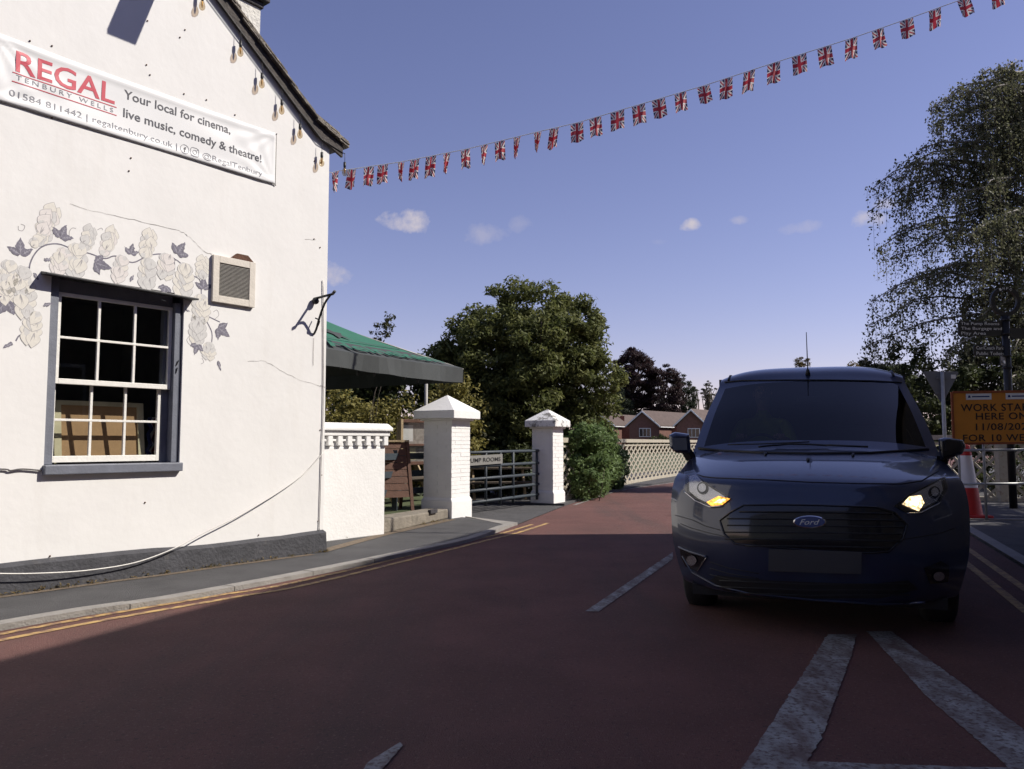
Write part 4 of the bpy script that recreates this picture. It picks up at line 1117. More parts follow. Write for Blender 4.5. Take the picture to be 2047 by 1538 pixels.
v_, f_ = text2d('Heineken', offset=.02, shear=.25, res=4); 
x0_ = min(a for a, b in v_); x1_ = max(a for a, b in v_)
split_letters([(a - .25 * b, b) for a, b in v_], f_, [panel_pt(0, lerp(.22, .93, (x - x0_) / (x1_ - x0_)), .045 + .25 * y) + pn_ * .035 for x, y in v_], 'parasol_green', par)
star = []
for k in range(10):
    a = math.pi / 2 + k * math.pi / 5; r = 1 if k % 2 == 0 else .42; star.append((r * math.cos(a), r * math.sin(a)))
on_panel(star, [tuple(range(10))], 'parasol_charcoal', 'star_emblem', .40, .60, .47, .13, .02)
for q in range(2):
    on_panel([(0, 0), (1, 0), (1, 1), (0, 1)], [(0, 1, 2, 3)], 'parasol_charcoal', 'printed_band', .05 + .0 * q, .95, .325 + .6 * q * 0, .012, .016) if q == 0 else None
mb = MB(); mb.tube([Vector((pc.x, pc.y, .13)), apex - Vector((0, 0, .05))], .035, 10); mb.build('pole', 'pole_grey', par)
mb = MB(); mb.lathe([(.32, 0), (.34, .06), (.1, .1), (.06, .3)], Vector((pc.x, pc.y, .13)), 20); mb.build('base', 'black_iron', par)
mb = MB(); q0 = lerp(ce[0], ce[1], .05) - Vector((0, 0, .12)); q1 = lerp(ce[0], ce[1], .95) - Vector((0, 0, .12))
pf = thing('parasol_festoon', lerp(q0, q1, .5) + un * .5, 'string of small dark bulbs strung under the parasol canopy', 'string lights')
P = [lerp(q0, q1, t) + un * .45 - Vector((0, 0, .10 * abs(math.sin(t * math.pi * 3)) - .08)) for t in np.linspace(0, 1, 31)]
mb.tube(P, .007, 5); mb.build('cable', 'bulb_black', pf)
for k in range(2, 31, 3):
    mb = MB(); mb.lathe([(.012, 0), (.014, -.06), (.03, -.10), (.02, -.14), (.001, -.15)], P[k], 8); mb.build('bulb', 'bulb_black', pf)
pp = AT(852, 770, 15.3); mb = MB(); mb.tube([Vector((pp.x, pp.y, .13)), Vector((pp.x, pp.y, pp.z + .25))], .032, 10); o = mb.build('steel_post', 'pole_grey'); recenter(o); tag(o, 'plain grey steel post rising behind the taller white pillar', 'post')

# ================================================================ BRIDGE PARAPETS
def parapet(name, pts, label, h, z0, step, run, post_at=()):
    P = smooth_path(pts, 8); Ls = [0]
    for a, b in zip(P[:-1], P[1:]): Ls.append(Ls[-1] + (b - a).length)
    tot = Ls[-1]

    def at(d):
        d = min(max(d, 0), tot)
        for i in range(len(P) - 1):
            if Ls[i + 1] >= d: return lerp(P[i], P[i + 1], (d - Ls[i]) / max(1e-6, Ls[i + 1] - Ls[i]))
        return P[-1]
    t = thing(name, Vector((P[0].x, P[0].y, z0)), label, 'parapet')
    n = int(tot / .6) + 1
    for nm, za, zb, wd in (('top_rail', h - .10, h, .13), ('upper_rail', h - .20, h - .16, .06), ('bottom_rail', 0, .09, .12)):
        mb = MB()
        for i in range(n):
            a = at(tot * i / n); b = at(tot * (i + 1) / n); d = (b - a).normalized(); x = Vector((d.y, -d.x, 0)) * wd / 2
            mb.hexa([a - x + Vector((0, 0, z0 + za)), a + x + Vector((0, 0, z0 + za)), b + x + Vector((0, 0, z0 + za)), b - x + Vector((0, 0, z0 + za)), a - x + Vector((0, 0, z0 + zb)), a + x + Vector((0, 0, z0 + zb)), b + x + Vector((0, 0, z0 + zb)), b - x + Vector((0, 0, z0 + zb))])
        mb.build(nm, 'cream_iron_paint', t)
    for sg in (-1, 1):
        d0 = -run
        while d0 < tot:
            a0, a1 = d0, d0 + run; m = 4; mb = MB(); path = []
            for k in range(m + 1):
                f = k / m; d = lerp(a0, a1, f)
                if -.01 <= d <= tot + .01:
                    q = at(d); zf = f if sg > 0 else 1 - f; tn = at(min(d + .1, tot)) - at(max(d - .1, 0)); tn.z = 0; tn.normalize()
                    path.append(q + Vector((tn.y, -tn.x, 0)) * .014 * sg + Vector((0, 0, z0 + .05 + zf * (h - .2))))
            for a, b in zip(path[:-1], path[1:]): mb.bar(a, b, .022, .05)
            if path[1:]: mb.build('lattice_bar', 'cream_iron_paint', t)
            d0 += step
    for d in post_at:
        q = at(d); mb = MB(); mb.box(q.x - .09, q.x + .09, q.y - .09, q.y + .09, z0 - .05, z0 + h + .06); mb.build('post', 'cream_iron_paint', t, .015)
    return t


LPATH = [Vector((PIL2.x + .12, PIL2.y + .55, 0)), Vector((2.05, 19.6, 0)), Vector((3.35, 23.3, 0)), Vector((6.3, 29.8, 0)), Vector((10.8, 38.5, 0))]
parapet('bridge_parapet', LPATH, 'cream iron lattice bridge parapet running past the ivy on the far side', 1.30, .0, .50, 2.4)
RPATH = [Vector((9.0, 17.6, 0)), Vector((9.6, 16.6, 0)), Vector((10.5, 16.1, 0)), Vector((12.2, 16.2, 0)), Vector((14.5, 17.2, 0))]
parapet('bridge_parapet', RPATH, 'cream iron lattice parapet behind the orange works sign', 1.36, .0, .30, 1.1, (1.6, 3.05))

# ================================================================ RIGHT ROADSIDE SIGNS
# orange works sign
sy = 12.4; a = AT(1906, 888, sy); b = AT(1906, 784, sy); SH = b.z - a.z; SWD = SH * 1.84
sgn = thing('works_sign', Vector((a.x + SWD / 2, sy, 0)), 'orange roadworks notice board on a steel frame behind the traffic cone', 'sign')
sx = Vector((math.cos(R(-2)), math.sin(R(-2)), 0)); sn_ = Vector((sx.y, -sx.x, 0))
def SG(p): return Vector((a.x, sy, a.z)) + sx * p[0] + sn_ * p[1] + Vector((0, 0, p[2] + .012 * p[0]))
mb = MB(SG); mb.box(0, SWD, -.02, 0, 0, SH); mb.build('board', 'orange_sign_face', sgn, .006)
for q in ((-.012, 0.02, 0, SH), (SWD - .02, SWD + .012, 0, SH), (.02, SWD - .02, -.012, .02), (.02, SWD - .02, SH - .02, SH + .012)):
    mb = MB(SG); mb.box(q[0], q[1], -.012, .012, q[2], q[3]); mb.build('rim', 'orange_rim', sgn)
pm = 1 / pxm(sy)
def sgtext(body, u0, u1, v, cap):
    x0 = (u0 - 1906) * pm; x1 = (u1 - 1906) * pm; z = (888 - v) * pm
    lettering(body, SG((x0, .003, z)), SG((x1, .003, z)), (0, 0, cap * pm), sn_, 'letter_black', sgn, 0, offset=.01, spacing=1.08)
sgtext('WORK STARTS', 1923, 2080, 823, 15); sgtext('HERE ON', 1952, 2052, 840, 14); sgtext('11/08/202', 1951, 2051, 861, 14); sgtext('FOR 10 WEEKS', 1925, 2085, 883, 14)
for x in (28, 106):
    mb = MB(SG); mb.box(x * pm, (x + 50) * pm, .001, .004, SH - .125, SH - .03); q = mb.build('sticker', 'letter_white', sgn)
    mb = MB(SG); mb.prism([(x * pm + .03, SH - .095), (x * pm + .07, SH - .095), (x * pm + .065, SH - .065), (x * pm + .05, SH - .055), (x * pm + .035, SH - .065)], lambda aa, bb, d: (aa, d, bb), .0045, .006); mb.build('logo_mark', 'badge_blue', sgn)
    mb = MB(SG); mb.box(x * pm + .09, (x + 46) * pm, .0045, .006, SH - .087, SH - .068); mb.build('logo_text', 'badge_blue', sgn)
for x in (.10, .48, SWD - .1):
    mb = MB(SG); mb.tube([(x, -.05, SH - .1), (x, -.05, -a.z)], .02, 8); mb.build('leg', 'galvanised', sgn)
for z in (-.10, -.62):
    mb = MB(SG); mb.tube([(.05, -.05, z), (SWD, -.05, z)], .02, 8); mb.build('cross_bar', 'galvanised', sgn)
# traffic cone
cp = G(1936, 1036); cone = thing('traffic_cone', cp, 'tall red and white traffic cone beside the van in front of the works sign', 'cone')
ck_ = (1036 - 893) / pxm(cp.y)
H_ = AT(1940, 893, cp.y).z + .02; r0, r1 = .215, .06
rr = lambda z: lerp(r0, r1, z / H_)
for nm, za, zb, mt in (('red_body', .05, H_ * .42, 'cone_red'), ('white_sleeve', H_ * .42, H_ * .86, 'cone_white'), ('red_tip', H_ * .86, H_, 'cone_red')):
    mb = MB(); mb.lathe([(rr(za), za), (rr(zb), zb)] + ([(.03, H_ + .01)] if zb == H_ else []), cp, 28); mb.build(nm, mt, cone)
mb = MB(); mb.box(cp.x - .26, cp.x + .26, cp.y - .26, cp.y + .26, cp.z + .012, cp.z + .06); mb.build('base', 'cone_red', cone, .02)
# give-way sign seen from behind
gy = 14.2; t0 = AT(1846, 746, gy); t1 = AT(1916, 746, gy); wdt = t1.x - t0.x; gw = thing('give_way_sign', Vector(((t0.x + t1.x) / 2, gy, 0)), 'grey back of a triangular road sign on a pale pole behind the van', 'road sign')
mb = MB(); c = Vector(((t0.x + t1.x) / 2, gy, t0.z)); tri = [(-wdt / 2, .0), (-wdt / 2 + .02, .03), (wdt / 2 - .02, .03), (wdt / 2, .0), (.03, -wdt * .82), (-.03, -wdt * .82)]
mb.prism(tri, lambda p, q, d: c + Vector((p, d, q)), .0, .012); mb.build('plate', 'sign_back_grey', gw)
mb = MB(); mb.tube([Vector((c.x, gy - .04, 0)), Vector((c.x, gy - .04, c.z + .02))], .032, 10); mb.build('pole', 'galvanised', gw)
for z in (-.09, -.36):
    mb = MB(); mb.box(c.x - .09, c.x + .09, gy - .03, gy - .002, c.z + z - .02, c.z + z + .02); mb.build('clamp', 'sign_back_grey', gw)
mb = MB(); mb.box(c.x + wdt * .28, c.x + wdt * .42, gy - .006, gy - .002, c.z - .10, c.z - .03); mb.build('sticker', 'letter_white', gw)
# finger post
fy = 14.6; fp = AT(2012, 700, fy); fpo = thing('finger_post', Vector((fp.x, fy, 0)), 'black finger post with ring finial and white lettered arms by the birch', 'signpost')
zt_ = AT(2012, 632, fy).z
mb = MB(); mb.tube([Vector((fp.x, fy, 0)), Vector((fp.x, fy, zt_))], .065, 12); mb.build('post', 'black_iron', fpo)
for v in (640, 668, 712, 735):
    z = AT(2012, v, fy).z; mb = MB(); mb.lathe([(.068, -.02), (.085, -.012), (.085, .012), (.068, .02)], Vector((fp.x, fy, z)), 12); mb.build('collar', 'black_iron', fpo)
rc_ = AT(2009, 603, fy); mb = MB(); rp = [rc_ + Vector((math.cos(t) * .24, 0, math.sin(t) * .24)) for t in np.linspace(0, 2 * math.pi, 33)]
for p_, q_ in zip(rp[:-1], rp[1:]):
    o_ = (p_ - rc_).normalized() * .035; o2 = (q_ - rc_).normalized() * .035; y_ = Vector((0, .03, 0)); mb.hexa([p_ - o_ - y_, q_ - o2 - y_, q_ + o2 - y_, p_ + o_ - y_, p_ - o_ + y_, q_ - o2 + y_, q_ + o2 + y_, p_ + o_ + y_])
mb.build('ring_finial', 'black_iron', fpo)
for k, ch_ in enumerate('INFO'):
    t = math.pi / 2 + .42 - k * .28; c = rc_ + Vector((math.cos(t) * .24, -.033, math.sin(t) * .24)); d = Vector((math.sin(t), 0, -math.cos(t)))
    lettering(ch_, c - d * .02 - Vector((math.cos(t), 0, math.sin(t))) * .025, c + d * .02 - Vector((math.cos(t), 0, math.sin(t))) * .025, Vector((math.cos(t), 0, math.sin(t))) * .05, (0, -1, 0), 'letter_white', fpo, 0)


def finger(u0, u1, v0, v1, lines, ang):
    zc = AT(2012, v1, fy).z; hgt = AT(2012, v0, fy).z - zc; ln = (u1 - u0) / pxm(fy) / math.cos(R(ang)); d = Vector((-math.cos(R(ang)), math.sin(R(ang)) * -1, 0)); n = Vector((0, -1, 0)); base = Vector((fp.x - .06, fy, zc))
    T = lambda p: base + d * p[0] + n * p[1] + Vector((0, 0, p[2]))
    mb = MB(T); mb.prism([(0, 0), (ln - .03, 0), (ln, .04), (ln, hgt - .04), (ln - .03, hgt), (0, hgt)], lambda a_, b_, q: (a_, q, b_), -.012, .012); mb.build('arm', 'black_iron', fpo)
    lh = hgt / len(lines)
    for i, tx in enumerate(lines):
        z = hgt - lh * (i + 1) + lh * .22; wl = min(ln * .92, .052 * len(tx)); lettering(tx, T((ln - .05, .015, z)), T((ln - .05 - wl, .015, z)), (0, 0, lh * .62), n, 'letter_white', fpo, 0)


finger(1912, 2004, 643, 672, ['The Pump Rooms', 'The Burgage and', 'Play Area'], 3)
finger(1940, 2004, 691, 713, ['Car/Coach Park', 'Public Toilets'], 6)
mb = MB(); q = AT(2000, 724, fy); mb.bar(Vector((fp.x, fy, q.z)), Vector((fp.x - .28, fy - .25, q.z)), .02, .16); mb.build('arm', 'black_iron', fpo)
mb = MB(); mb.bar(Vector((fp.x - .13, fy - .14, q.z - .02)), Vector((fp.x - .20, fy - .21, q.z - .02)), .024, .05); mb.build('arm_lettering', 'letter_white', fpo)
mb = MB(); mb.bar(Vector((fp.x, fy, zt_ - .32)), Vector((fp.x + .9, fy + .1, zt_ - .32)), .02, .2); mb.build('arm', 'black_iron', fpo)

# ================================================================ BUNTING
ST = [(665, 346), (671, 343), (802, 324), (930, 299), (1075, 264), (1153, 246), (1276, 210), (1406, 172), (1547, 126), (1702, 77), (1812, 39), (1926, -2), (1992, -24), (2150, -85), (2300, -150)]


def bunting_pt(u):
    u = max(665, min(2300, u))
    for (a, va), (b, vb) in zip(ST[:-1], ST[1:]):
        if a <= u <= b:
            v = lerp(va, vb, (u - a) / (b - a)); break
    iy = lerp(1 / 12.0, 1 / 11.2, (u - 665) / (2047 - 665)); return AT(u, v, 1 / iy)


us_ = [671, 703, 737, 766, 802, 830, 862, 893, 930, 968, 999, 1034, 1075, 1108, 1153, 1190, 1234, 1276, 1316, 1360, 1406, 1452, 1498, 1547, 1597, 1648, 1702, 1755, 1812, 1868, 1926, 1992, 2060, 2130]
bun = thing('bunting', bunting_pt(1400), 'line of small union flags strung from the white building across the road', 'bunting')
mb = MB(); mb.tube([W((-.12, -2.0, 5.0))] + [bunting_pt(u) for u in [665] + us_ + [2290]], .006, 5); mb.build('string', 'rope_white', bun)
for i, u in enumerate(us_):
    p = bunting_pt(u); fold = rnd.choice((.48, .52, .7, .62)) if u < 1130 else rnd.uniform(.78, .98)
    fw_, fh_ = (.225 * fold, .285 * rnd.uniform(.95, 1.05)); d = (bunting_pt(u + 8) - bunting_pt(u - 8)).normalized()
    nrm_ = Vector((d.y, -d.x, 0)).normalized(); me = bpy.data.meshes.new('flag'); nx_, nz_ = 9, 9; V = []; UV = []
    ph = rnd.uniform(0, 6.28); amp = (1 - fold) * .09 + .014; lean_ = rnd.uniform(-.6, .2) if u < 1130 else rnd.uniform(-.3, .5)
    for b in range(nz_ + 1):
        for a in range(nx_ + 1):
            fa, fb = a / nx_ - .5, b / nz_
            pinch = 1 - (.62 * fb if (fold < .55) else .12 * fb * rnd.random())
            q = p + d * (fa * fw_ * (pinch if fold < .55 else 1) - lean_ * -fb * .08) + Vector((0, 0, -fb * fh_ - .01)) + nrm_ * (math.sin(fa * 7 + ph + fb * 2) * amp * (.3 + fb) + lean_ * fb * .05)
            V.append(tuple(q - ORG[bun])); UV.append((a / nx_, 1 - fb))
    F = [(b * (nx_ + 1) + a, (b + 1) * (nx_ + 1) + a, (b + 1) * (nx_ + 1) + a + 1, b * (nx_ + 1) + a + 1) for b in range(nz_) for a in range(nx_)]
    me.from_pydata(V, [], F); uvl = me.uv_layers.new(name='uv')
    for lp in me.loops: uvl.data[lp.index].uv = UV[lp.vertex_index]
    me.materials.append(MATS['flag']); me.polygons.foreach_set('use_smooth', [True] * len(F)); link('flag', me, bun)

# ================================================================ VEGETATION
nr = np.random.default_rng(11)


def leaf_mesh(name, pos, nrm_dir, size, aspect, mat, parent=None, kind=None, jitter=.7, droop=None):
    """many leaf-shaped faces (folded rhombs) at pos; nrm_dir preferred normals"""
    n = len(pos); nn = nrm_dir + nr.normal(0, jitter, (n, 3)); nn /= np.linalg.norm(nn, axis=1)[:, None] + 1e-9
    t = nr.normal(0, 1, (n, 3))
    if droop is not None: t = t * .5 + np.array([0, 0, -droop])
    t -= nn * np.sum(t * nn, axis=1)[:, None]; t /= np.linalg.norm(t, axis=1)[:, None] + 1e-9
    b = np.cross(nn, t); s = size * nr.uniform(.6, 1.35, n)[:, None]
    v0 = pos - t * s; v1 = pos + b * s * aspect + nn * s * .12; v2 = pos + t * s; v3 = pos - b * s * aspect + nn * s * .12
    V = np.stack([v0, v1, v2, v3], 1).reshape(-1, 3)
    og = np.array(ORG[parent]) if parent is not None else np.zeros(3)
    V = V - og
    me = bpy.data.meshes.new(name); me.vertices.add(4 * n); me.vertices.foreach_set('co', V.ravel())
    me.loops.add(4 * n); me.loops.foreach_set('vertex_index', np.arange(4 * n)); me.polygons.add(n)
    me.polygons.foreach_set('loop_start', np.arange(0, 4 * n, 4)); me.polygons.foreach_set('loop_total', np.full(n, 4))
    me.update(calc_edges=True); me.materials.append(LEAF[mat])
    o = link(name, me, parent)
    if kind: o['kind'] = kind
    return o


def clump_points(centers, radii, per, flat=.6, shell=.55):
    P = []; D_ = []
    for c, r in zip(centers, radii):
        k = int(per * nr.uniform(.7, 1.3)); d = nr.normal(0, 1, (k, 3)); d /= np.linalg.norm(d, axis=1)[:, None]
        rad = r * (shell + (1 - shell) * nr.random((k, 1))) * nr.uniform(.55, 1.0, (k, 1)); q = d * rad; q[:, 2] *= flat
        P.append(c + q); D_.append(d * .6 + np.array([0, 0, .7]))
    return np.concatenate(P), np.concatenate(D_)


def limb(mb, a, b, r0, r1, bend=.15, n=5):
    a = Vector(a); b = Vector(b); L_ = (b - a).length; j = Vector((rnd.uniform(-1, 1), rnd.uniform(-1, 1), rnd.uniform(-.3, .6))) * L_ * bend
    path = [a.lerp(b, t) + j * math.sin(math.pi * t) for t in np.linspace(0, 1, n)]
    mb.tube(path, [lerp(r0, r1, t) for t in np.linspace(0, 1, n)], 7); return path


def round_tree(name, base, h, rx, rz, mat, label, nclump=150, per=110, leaf=.055, crown_c=None, group=None, trunk_mat='bark', lobes=None, flat=.55, clump_r=.42, aspect=.42, jitter=.7):
    base = Vector(base); t = thing(name, base, label, 'tree', group); cc = crown_c or base + Vector((0, 0, h - rz))
    centers = []; radii = []
    lobes = lobes or [(0, 0, 0, 1.0)]
    for i in range(nclump):
        lx, ly, lz, lr = lobes[i % len(lobes)]
        d = nr.normal(0, 1, 3); d /= np.linalg.norm(d); rad = nr.uniform(.45, 1.0) ** .5 * lr
        c = np.array(cc) + np.array([lx * rx, ly * rx, lz * rz]) + d * rad * np.array([rx, rx, rz])
        if c[2] < base.z + .15 * h: continue
        centers.append(c); radii.append(clump_r * nr.uniform(.6, 1.3))
    P, D_ = clump_points(centers, radii, per, flat)
    leaf_mesh('crown', P, D_, leaf, aspect, mat, t, jitter=jitter)
    mb = MB(); tp = limb(mb, base, cc + Vector((0, 0, rz * .3)), h * .028, h * .008, .05, 7)
    for c in centers[::max(1, len(centers) // 45)]:
        st_ = tp[rnd.randint(2, 5)]; limb(mb, st_, Vector(c), h * .009, h * .0025, .12)
    mb.build('trunk', trunk_mat, t); return t


# main garden tree behind the gate
tb = AT(1035, 990, 19.5)
round_tree('garden_tree', Vector((tb.x, 19.5, -.1)), 5.2, 1.95, 1.75, 'tree', 'broad green garden tree with a rounded leafy crown behind the two white pillars', 620, 170, .06, crown_c=Vector((.18, 19.5, 3.25)),
           lobes=[(0, 0, .18, .92), (.0, 0, .0, 1.0), (.42, 0, .05, .68), (-.5, 0, -.05, .62), (.12, .1, .5, .62), (-.92, 0, -.22, .38), (.72, -.1, -.4, .55), (.15, -.3, -.6, .66), (.5, 0, .32, .6), (-.25, -.2, -.75, .62), (.55, -.2, -.95, .5), (-.75, 0, -.7, .45)], clump_r=.36, flat=.72, aspect=.40, jitter=.9)
# shade and undergrowth under it
def hedge(name, pts, label, mat, n, leaf=.05, cat='shrub', group=None, per=60, base_z=0.0, stems=24, r=.28, jitter=.8, aspect=.5, flat=.85):
    """pts: (x, y, zc, rx, ry, rz) ellipsoid lobes"""
    x0, y0 = pts[0][0], pts[0][1]; t = thing(name, Vector((x0, y0, base_z)), label, cat, group); C_ = []; Rr = []
    vol = [p[3] * p[4] * p[5] for p in pts]; tv = sum(v ** .67 for v in vol)
    for p, v in zip(pts, vol):
        for k in range(max(4, int(n * v ** .67 / tv))):
            d = nr.normal(0, 1, 3); d /= np.linalg.norm(d); c = np.array(p[:3]) + d * np.array(p[3:6]) * nr.uniform(.6, 1.0)
            if c[2] < base_z + .02: c[2] = base_z + .05 + .2 * nr.random()
            C_.append(c); Rr.append(r * nr.uniform(.6, 1.3))
    P, D_ = clump_points(C_, Rr, per, flat); leaf_mesh('foliage', P, D_, leaf, aspect, mat, t, jitter=jitter)
    if stems:
        mb = MB()
        for c in C_[::max(1, len(C_) // stems)]: limb(mb, Vector((lerp(x0, c[0], .7), lerp(y0, c[1], .7), base_z)), Vector((c[0], c[1], lerp(base_z, c[2], .8))), .010, .004, .12)
        mb.build('stem', 'bark', t)
    return t


hedge('variegated_shrub', [(-2.9, 16.6, 1.1, 1.2, .7, 1.1), (-1.9, 16.4, 1.2, .9, .6, .95), (-3.9, 16.8, 1.2, 1.0, .7, 1.2), (-1.2, 16.8, 1.5, .7, .5, 1.1)], 'yellow and green variegated shrub behind the low white wall', 'varieg', 300, .05, base_z=.1)
hedge('dark_shrub', [(-4.6, 18.5, 1.8, 1.6, .8, 1.7), (-2.6, 18.6, 1.7, 1.5, .8, 1.6), (-.9, 18.8, 1.5, 1.2, .8, 1.5)], 'dark evergreen shrub standing behind the variegated bush', 'hedge', 420, .075, base_z=.05, per=90, r=.42)
hedge('undergrowth', [(.1, 17.9, .5, .9, .5, .6), (1.2, 18.6, .8, .7, .6, .9), (-.6, 18.2, .6, .7, .5, .6)], 'tangled dark shrub beyond the steel gate', 'hedge', 110, .055, base_z=-.08)
hedge('sapling', [(-2.62, 15.9, 3.42, .22, .15, .22), (-2.44, 15.9, 3.5, .16, .14, .28), (-2.72, 15.9, 3.2, .12, .1, .18)], 'thin sapling top poking above the green parasol', 'far', 26, .035, cat='tree', per=20, base_z=.1, r=.11, stems=2)
# ivy over the bridge parapet
ivp = []
for k in range(7):
    f = k / 6; p = lerp(Vector((1.45, 17.3, 0)), Vector((2.45, 21.0, 0)), f); hgt = [1.55, 1.7, 1.75, 1.7, 1.6, 1.4, 1.15][k]; ivp.append((p.x + .12, p.y, hgt * .47, .42, .75, hgt * .55))
hedge('ivy_bush', ivp, 'glossy ivy bush smothering the parapet beside the weathered pillar', 'ivy', 330, .055, base_z=-.06, per=75, r=.24)
# hedge / trees on the right
hedge('roadside_hedge', [(10.0, 20.5, 1.6, 1.2, 1.0, 1.6), (12.2, 20.6, 1.9, 1.7, 1.0, 1.9), (14.8, 20.8, 1.8, 1.7, 1.0, 1.9), (11.0, 22.2, 2.5, 1.6, 1.0, 1.6), (13.6, 22.0, 2.6, 1.7, 1.0, 1.5)], 'dark green hedge behind the finger post', 'hedge', 360, .065, base_z=-.05, per=80)
hedge('creeper', [(10.7, 17.0, .5, .9, .3, .5), (12.3, 17.2, .55, .9, .3, .55), (13.6, 17.8, .55, .8, .3, .55)], 'straggling weeds behind the lattice parapet', 'hedge', 80, .045, base_z=-.05, per=50)


def birch(base, label):
    base = Vector(base); t = thing('birch_tree', base, label, 'tree'); mb = MB()
    trunk = limb(mb, base, base + Vector((-.7, 0, 11.2)), .24, .04, .03, 12)
    strands = []; tw = MB()
    specs = []
    prof = [(.10, 4.8), (.3, 5.5), (.5, 5.4), (.64, 4.9), (.78, 4.0), (.9, 3.2), (1.0, 2.0)]
    for i in range(104):
        f = rnd.uniform(.10, 1.0); mxr = np.interp(f, [a for a, b in prof], [b for a, b in prof])
        if i % 3: az = rnd.uniform(math.pi * .72, math.pi * 1.28); reach = mxr * rnd.uniform(.45, 1.0)
        else: az = rnd.uniform(0, 6.28); reach = mxr * rnd.uniform(.3, .65)
        specs.append((f, az, reach))
    for f, az, reach in specs:
        p0 = trunk[min(11, int(f * 11))].lerp(trunk[min(11, int(f * 11) + 1)], f * 11 % 1)
        d = Vector((math.cos(az), math.sin(az) * .7, 0)); rise = reach * rnd.uniform(.15, .5)
        path = [p0 + d * reach * q + Vector((0, 0, rise * math.sin(q * 2.0) - .25 * q * q * reach)) + Vector((rnd.uniform(-.1, .1), rnd.uniform(-.1, .1), rnd.uniform(-.08, .08))) for q in np.linspace(0, 1, 8)]
        mb.tube(path, [lerp(.055, .010, q) for q in np.linspace(0, 1, 8)], 6)
        for k in range(int(10 + reach * 6)):
            q = rnd.uniform(.22, 1.0); i = min(6, int(q * 7)); a = path[i].lerp(path[i + 1], q * 7 - i); ln = rnd.uniform(.4, 1.7) * (1.1 - .3 * f)
            o = Vector((rnd.uniform(-.5, .5), rnd.uniform(-.5, .5), 0)) * .5
            sp = [a + o * min(1, s_ * 1.8) + Vector((0, 0, .12 * math.sin(s_ * 3) - ln * s_ * s_ ** .35)) for s_ in np.linspace(0, 1, 7)]
            tw.tube(sp, [.006, .005, .005, .004, .004, .003, .003], 3, False); strands.append(sp)
    mb.build('trunk', 'birch_bark', t); tw.build('twig', 'bark', t)
    P = []
    for sp in strands:
        L_ = sum((b - a).length for a, b in zip(sp[:-1], sp[1:])); n = int(L_ * 36)
        for k in range(n):
            q = rnd.uniform(.02, 1.0) * 6; i = min(5, int(q)); c = sp[i].lerp(sp[i + 1], q - i); P.append((c.x + rnd.gauss(0, .075), c.y + rnd.gauss(0, .075), c.z + rnd.gauss(0, .06)))
    P = np.array(P); leaf_mesh('crown', P, np.tile(np.array([0, -.3, .3]), (len(P), 1)), .040, .62, 'birch', t, jitter=1.0, droop=.8)
    return t


birch((15.0, 21.5, -.1), 'tall weeping birch with hanging twigs at the right of the road')
round_tree('added_shade_tree', (14.2, 13.3, 0), 9.5, 2.7, 3.2, 'hedge', 'unseen leafy tree added on the right pavement to shade the cone and works sign', 170, 90, .11, clump_r=.7)  # out-of-view tree, added to throw dappled shade on the cone and pavement
# far trees behind the van and by the houses
def far_tree(u, v_top, v_base, Y, rpx, mat, label, name='far_tree', n=70, per=90, group='trees beyond the bridge', asp=1.0, lobes=None):
    p = AT(u, v_base, Y); h = AT(u, v_top, Y).z + .3; r = rpx / pxm(Y); rz = min(h * .48, r * asp)
    return round_tree(name, Vector((p.x, Y, -.1)), h, r, rz, mat, label, n, per, r * .055, group=group, clump_r=r * .30, lobes=lobes)


far_tree(1268, 698, 880, 150, 46, 'copper', 'tall copper-purple beech rising behind the brick bungalows', 'copper_beech', 170, 150, asp=1.5)
far_tree(1325, 728, 880, 148, 40, 'copper', 'smaller dark purple tree to the side of the copper beech', 'copper_beech', 150, 150, asp=1.6)
far_tree(1228, 765, 880, 146, 36, 'conifer', 'dark green tree between the ivy and the copper beech', 'far_tree', 130, 140, asp=1.8)
far_tree(1366, 752, 880, 152, 26, 'conifer', 'dark conifer on the right shoulder of the copper beeches', 'far_tree', 120, 130, asp=2.3)
far_tree(1386, 766, 880, 156, 13, 'far', 'slim pale tree at the edge of the dark trees', 'far_tree', 60, 100, asp=3)
far_tree(1420, 762, 880, 158, 17, 'far', 'small tree just beside the roof of the van', 'far_tree', 60, 100, asp=2)
far_tree(1608, 716, 880, 70, 26, 'autumn', 'rounded tree top showing above the middle of the van roof', 'far_tree', 130, 120, asp=3.2)
far_tree(1715, 684, 880, 62, 58, 'autumn', 'yellowing tree crown showing above the right of the van roof', 'far_tree', 170, 120, asp=2.4, lobes=[(0, 0, 0, .7), (.5, 0, -.2, .5), (-.5, 0, -.3, .5), (.2, 0, -.6, .6), (-.3, 0, -.7, .6)])
far_tree(1790, 735, 880, 40, 60, 'hedge', 'dark bushy tree below the birch twigs', 'far_tree', 110, 150, asp=.9)
bp_ = AT(1318, 882, 100); hedge('garden_bush', [(bp_.x, 100, .9, 2.0, 1.2, 1.3), (bp_.x + 1.2, 100, .8, 1.3, 1.0, 1.1)], 'round green bush in front of the brick bungalows', 'hedge', 60, .11, base_z=-.1, per=70, r=.55)
bp_ = AT(1205, 888, 98); hedge('garden_bush', [(bp_.x, 98, .6, 2.0, 1.2, 1.0), (bp_.x + 3.5, 98, .5, 2.0, 1.0, .9)], 'low yellow-green hedge below the first brick bungalow', 'far', 60, .10, base_z=-.1, per=70, r=.5)

# low wooded bank far beyond the bridge, reading as one mass
wc = [np.array([x_, 178 + nr.uniform(-6, 6), nr.uniform(.2, 4.2)]) for x_ in np.linspace(-30, 150, 420)]
P, D_ = clump_points(wc, [nr.uniform(1.3, 2.4) for _ in wc], 70, .9)
tag(leaf_mesh('woodland', P, D_, .34, .5, 'far', None), 'far low belt of trees beyond the bridge', 'trees', kind='stuff')

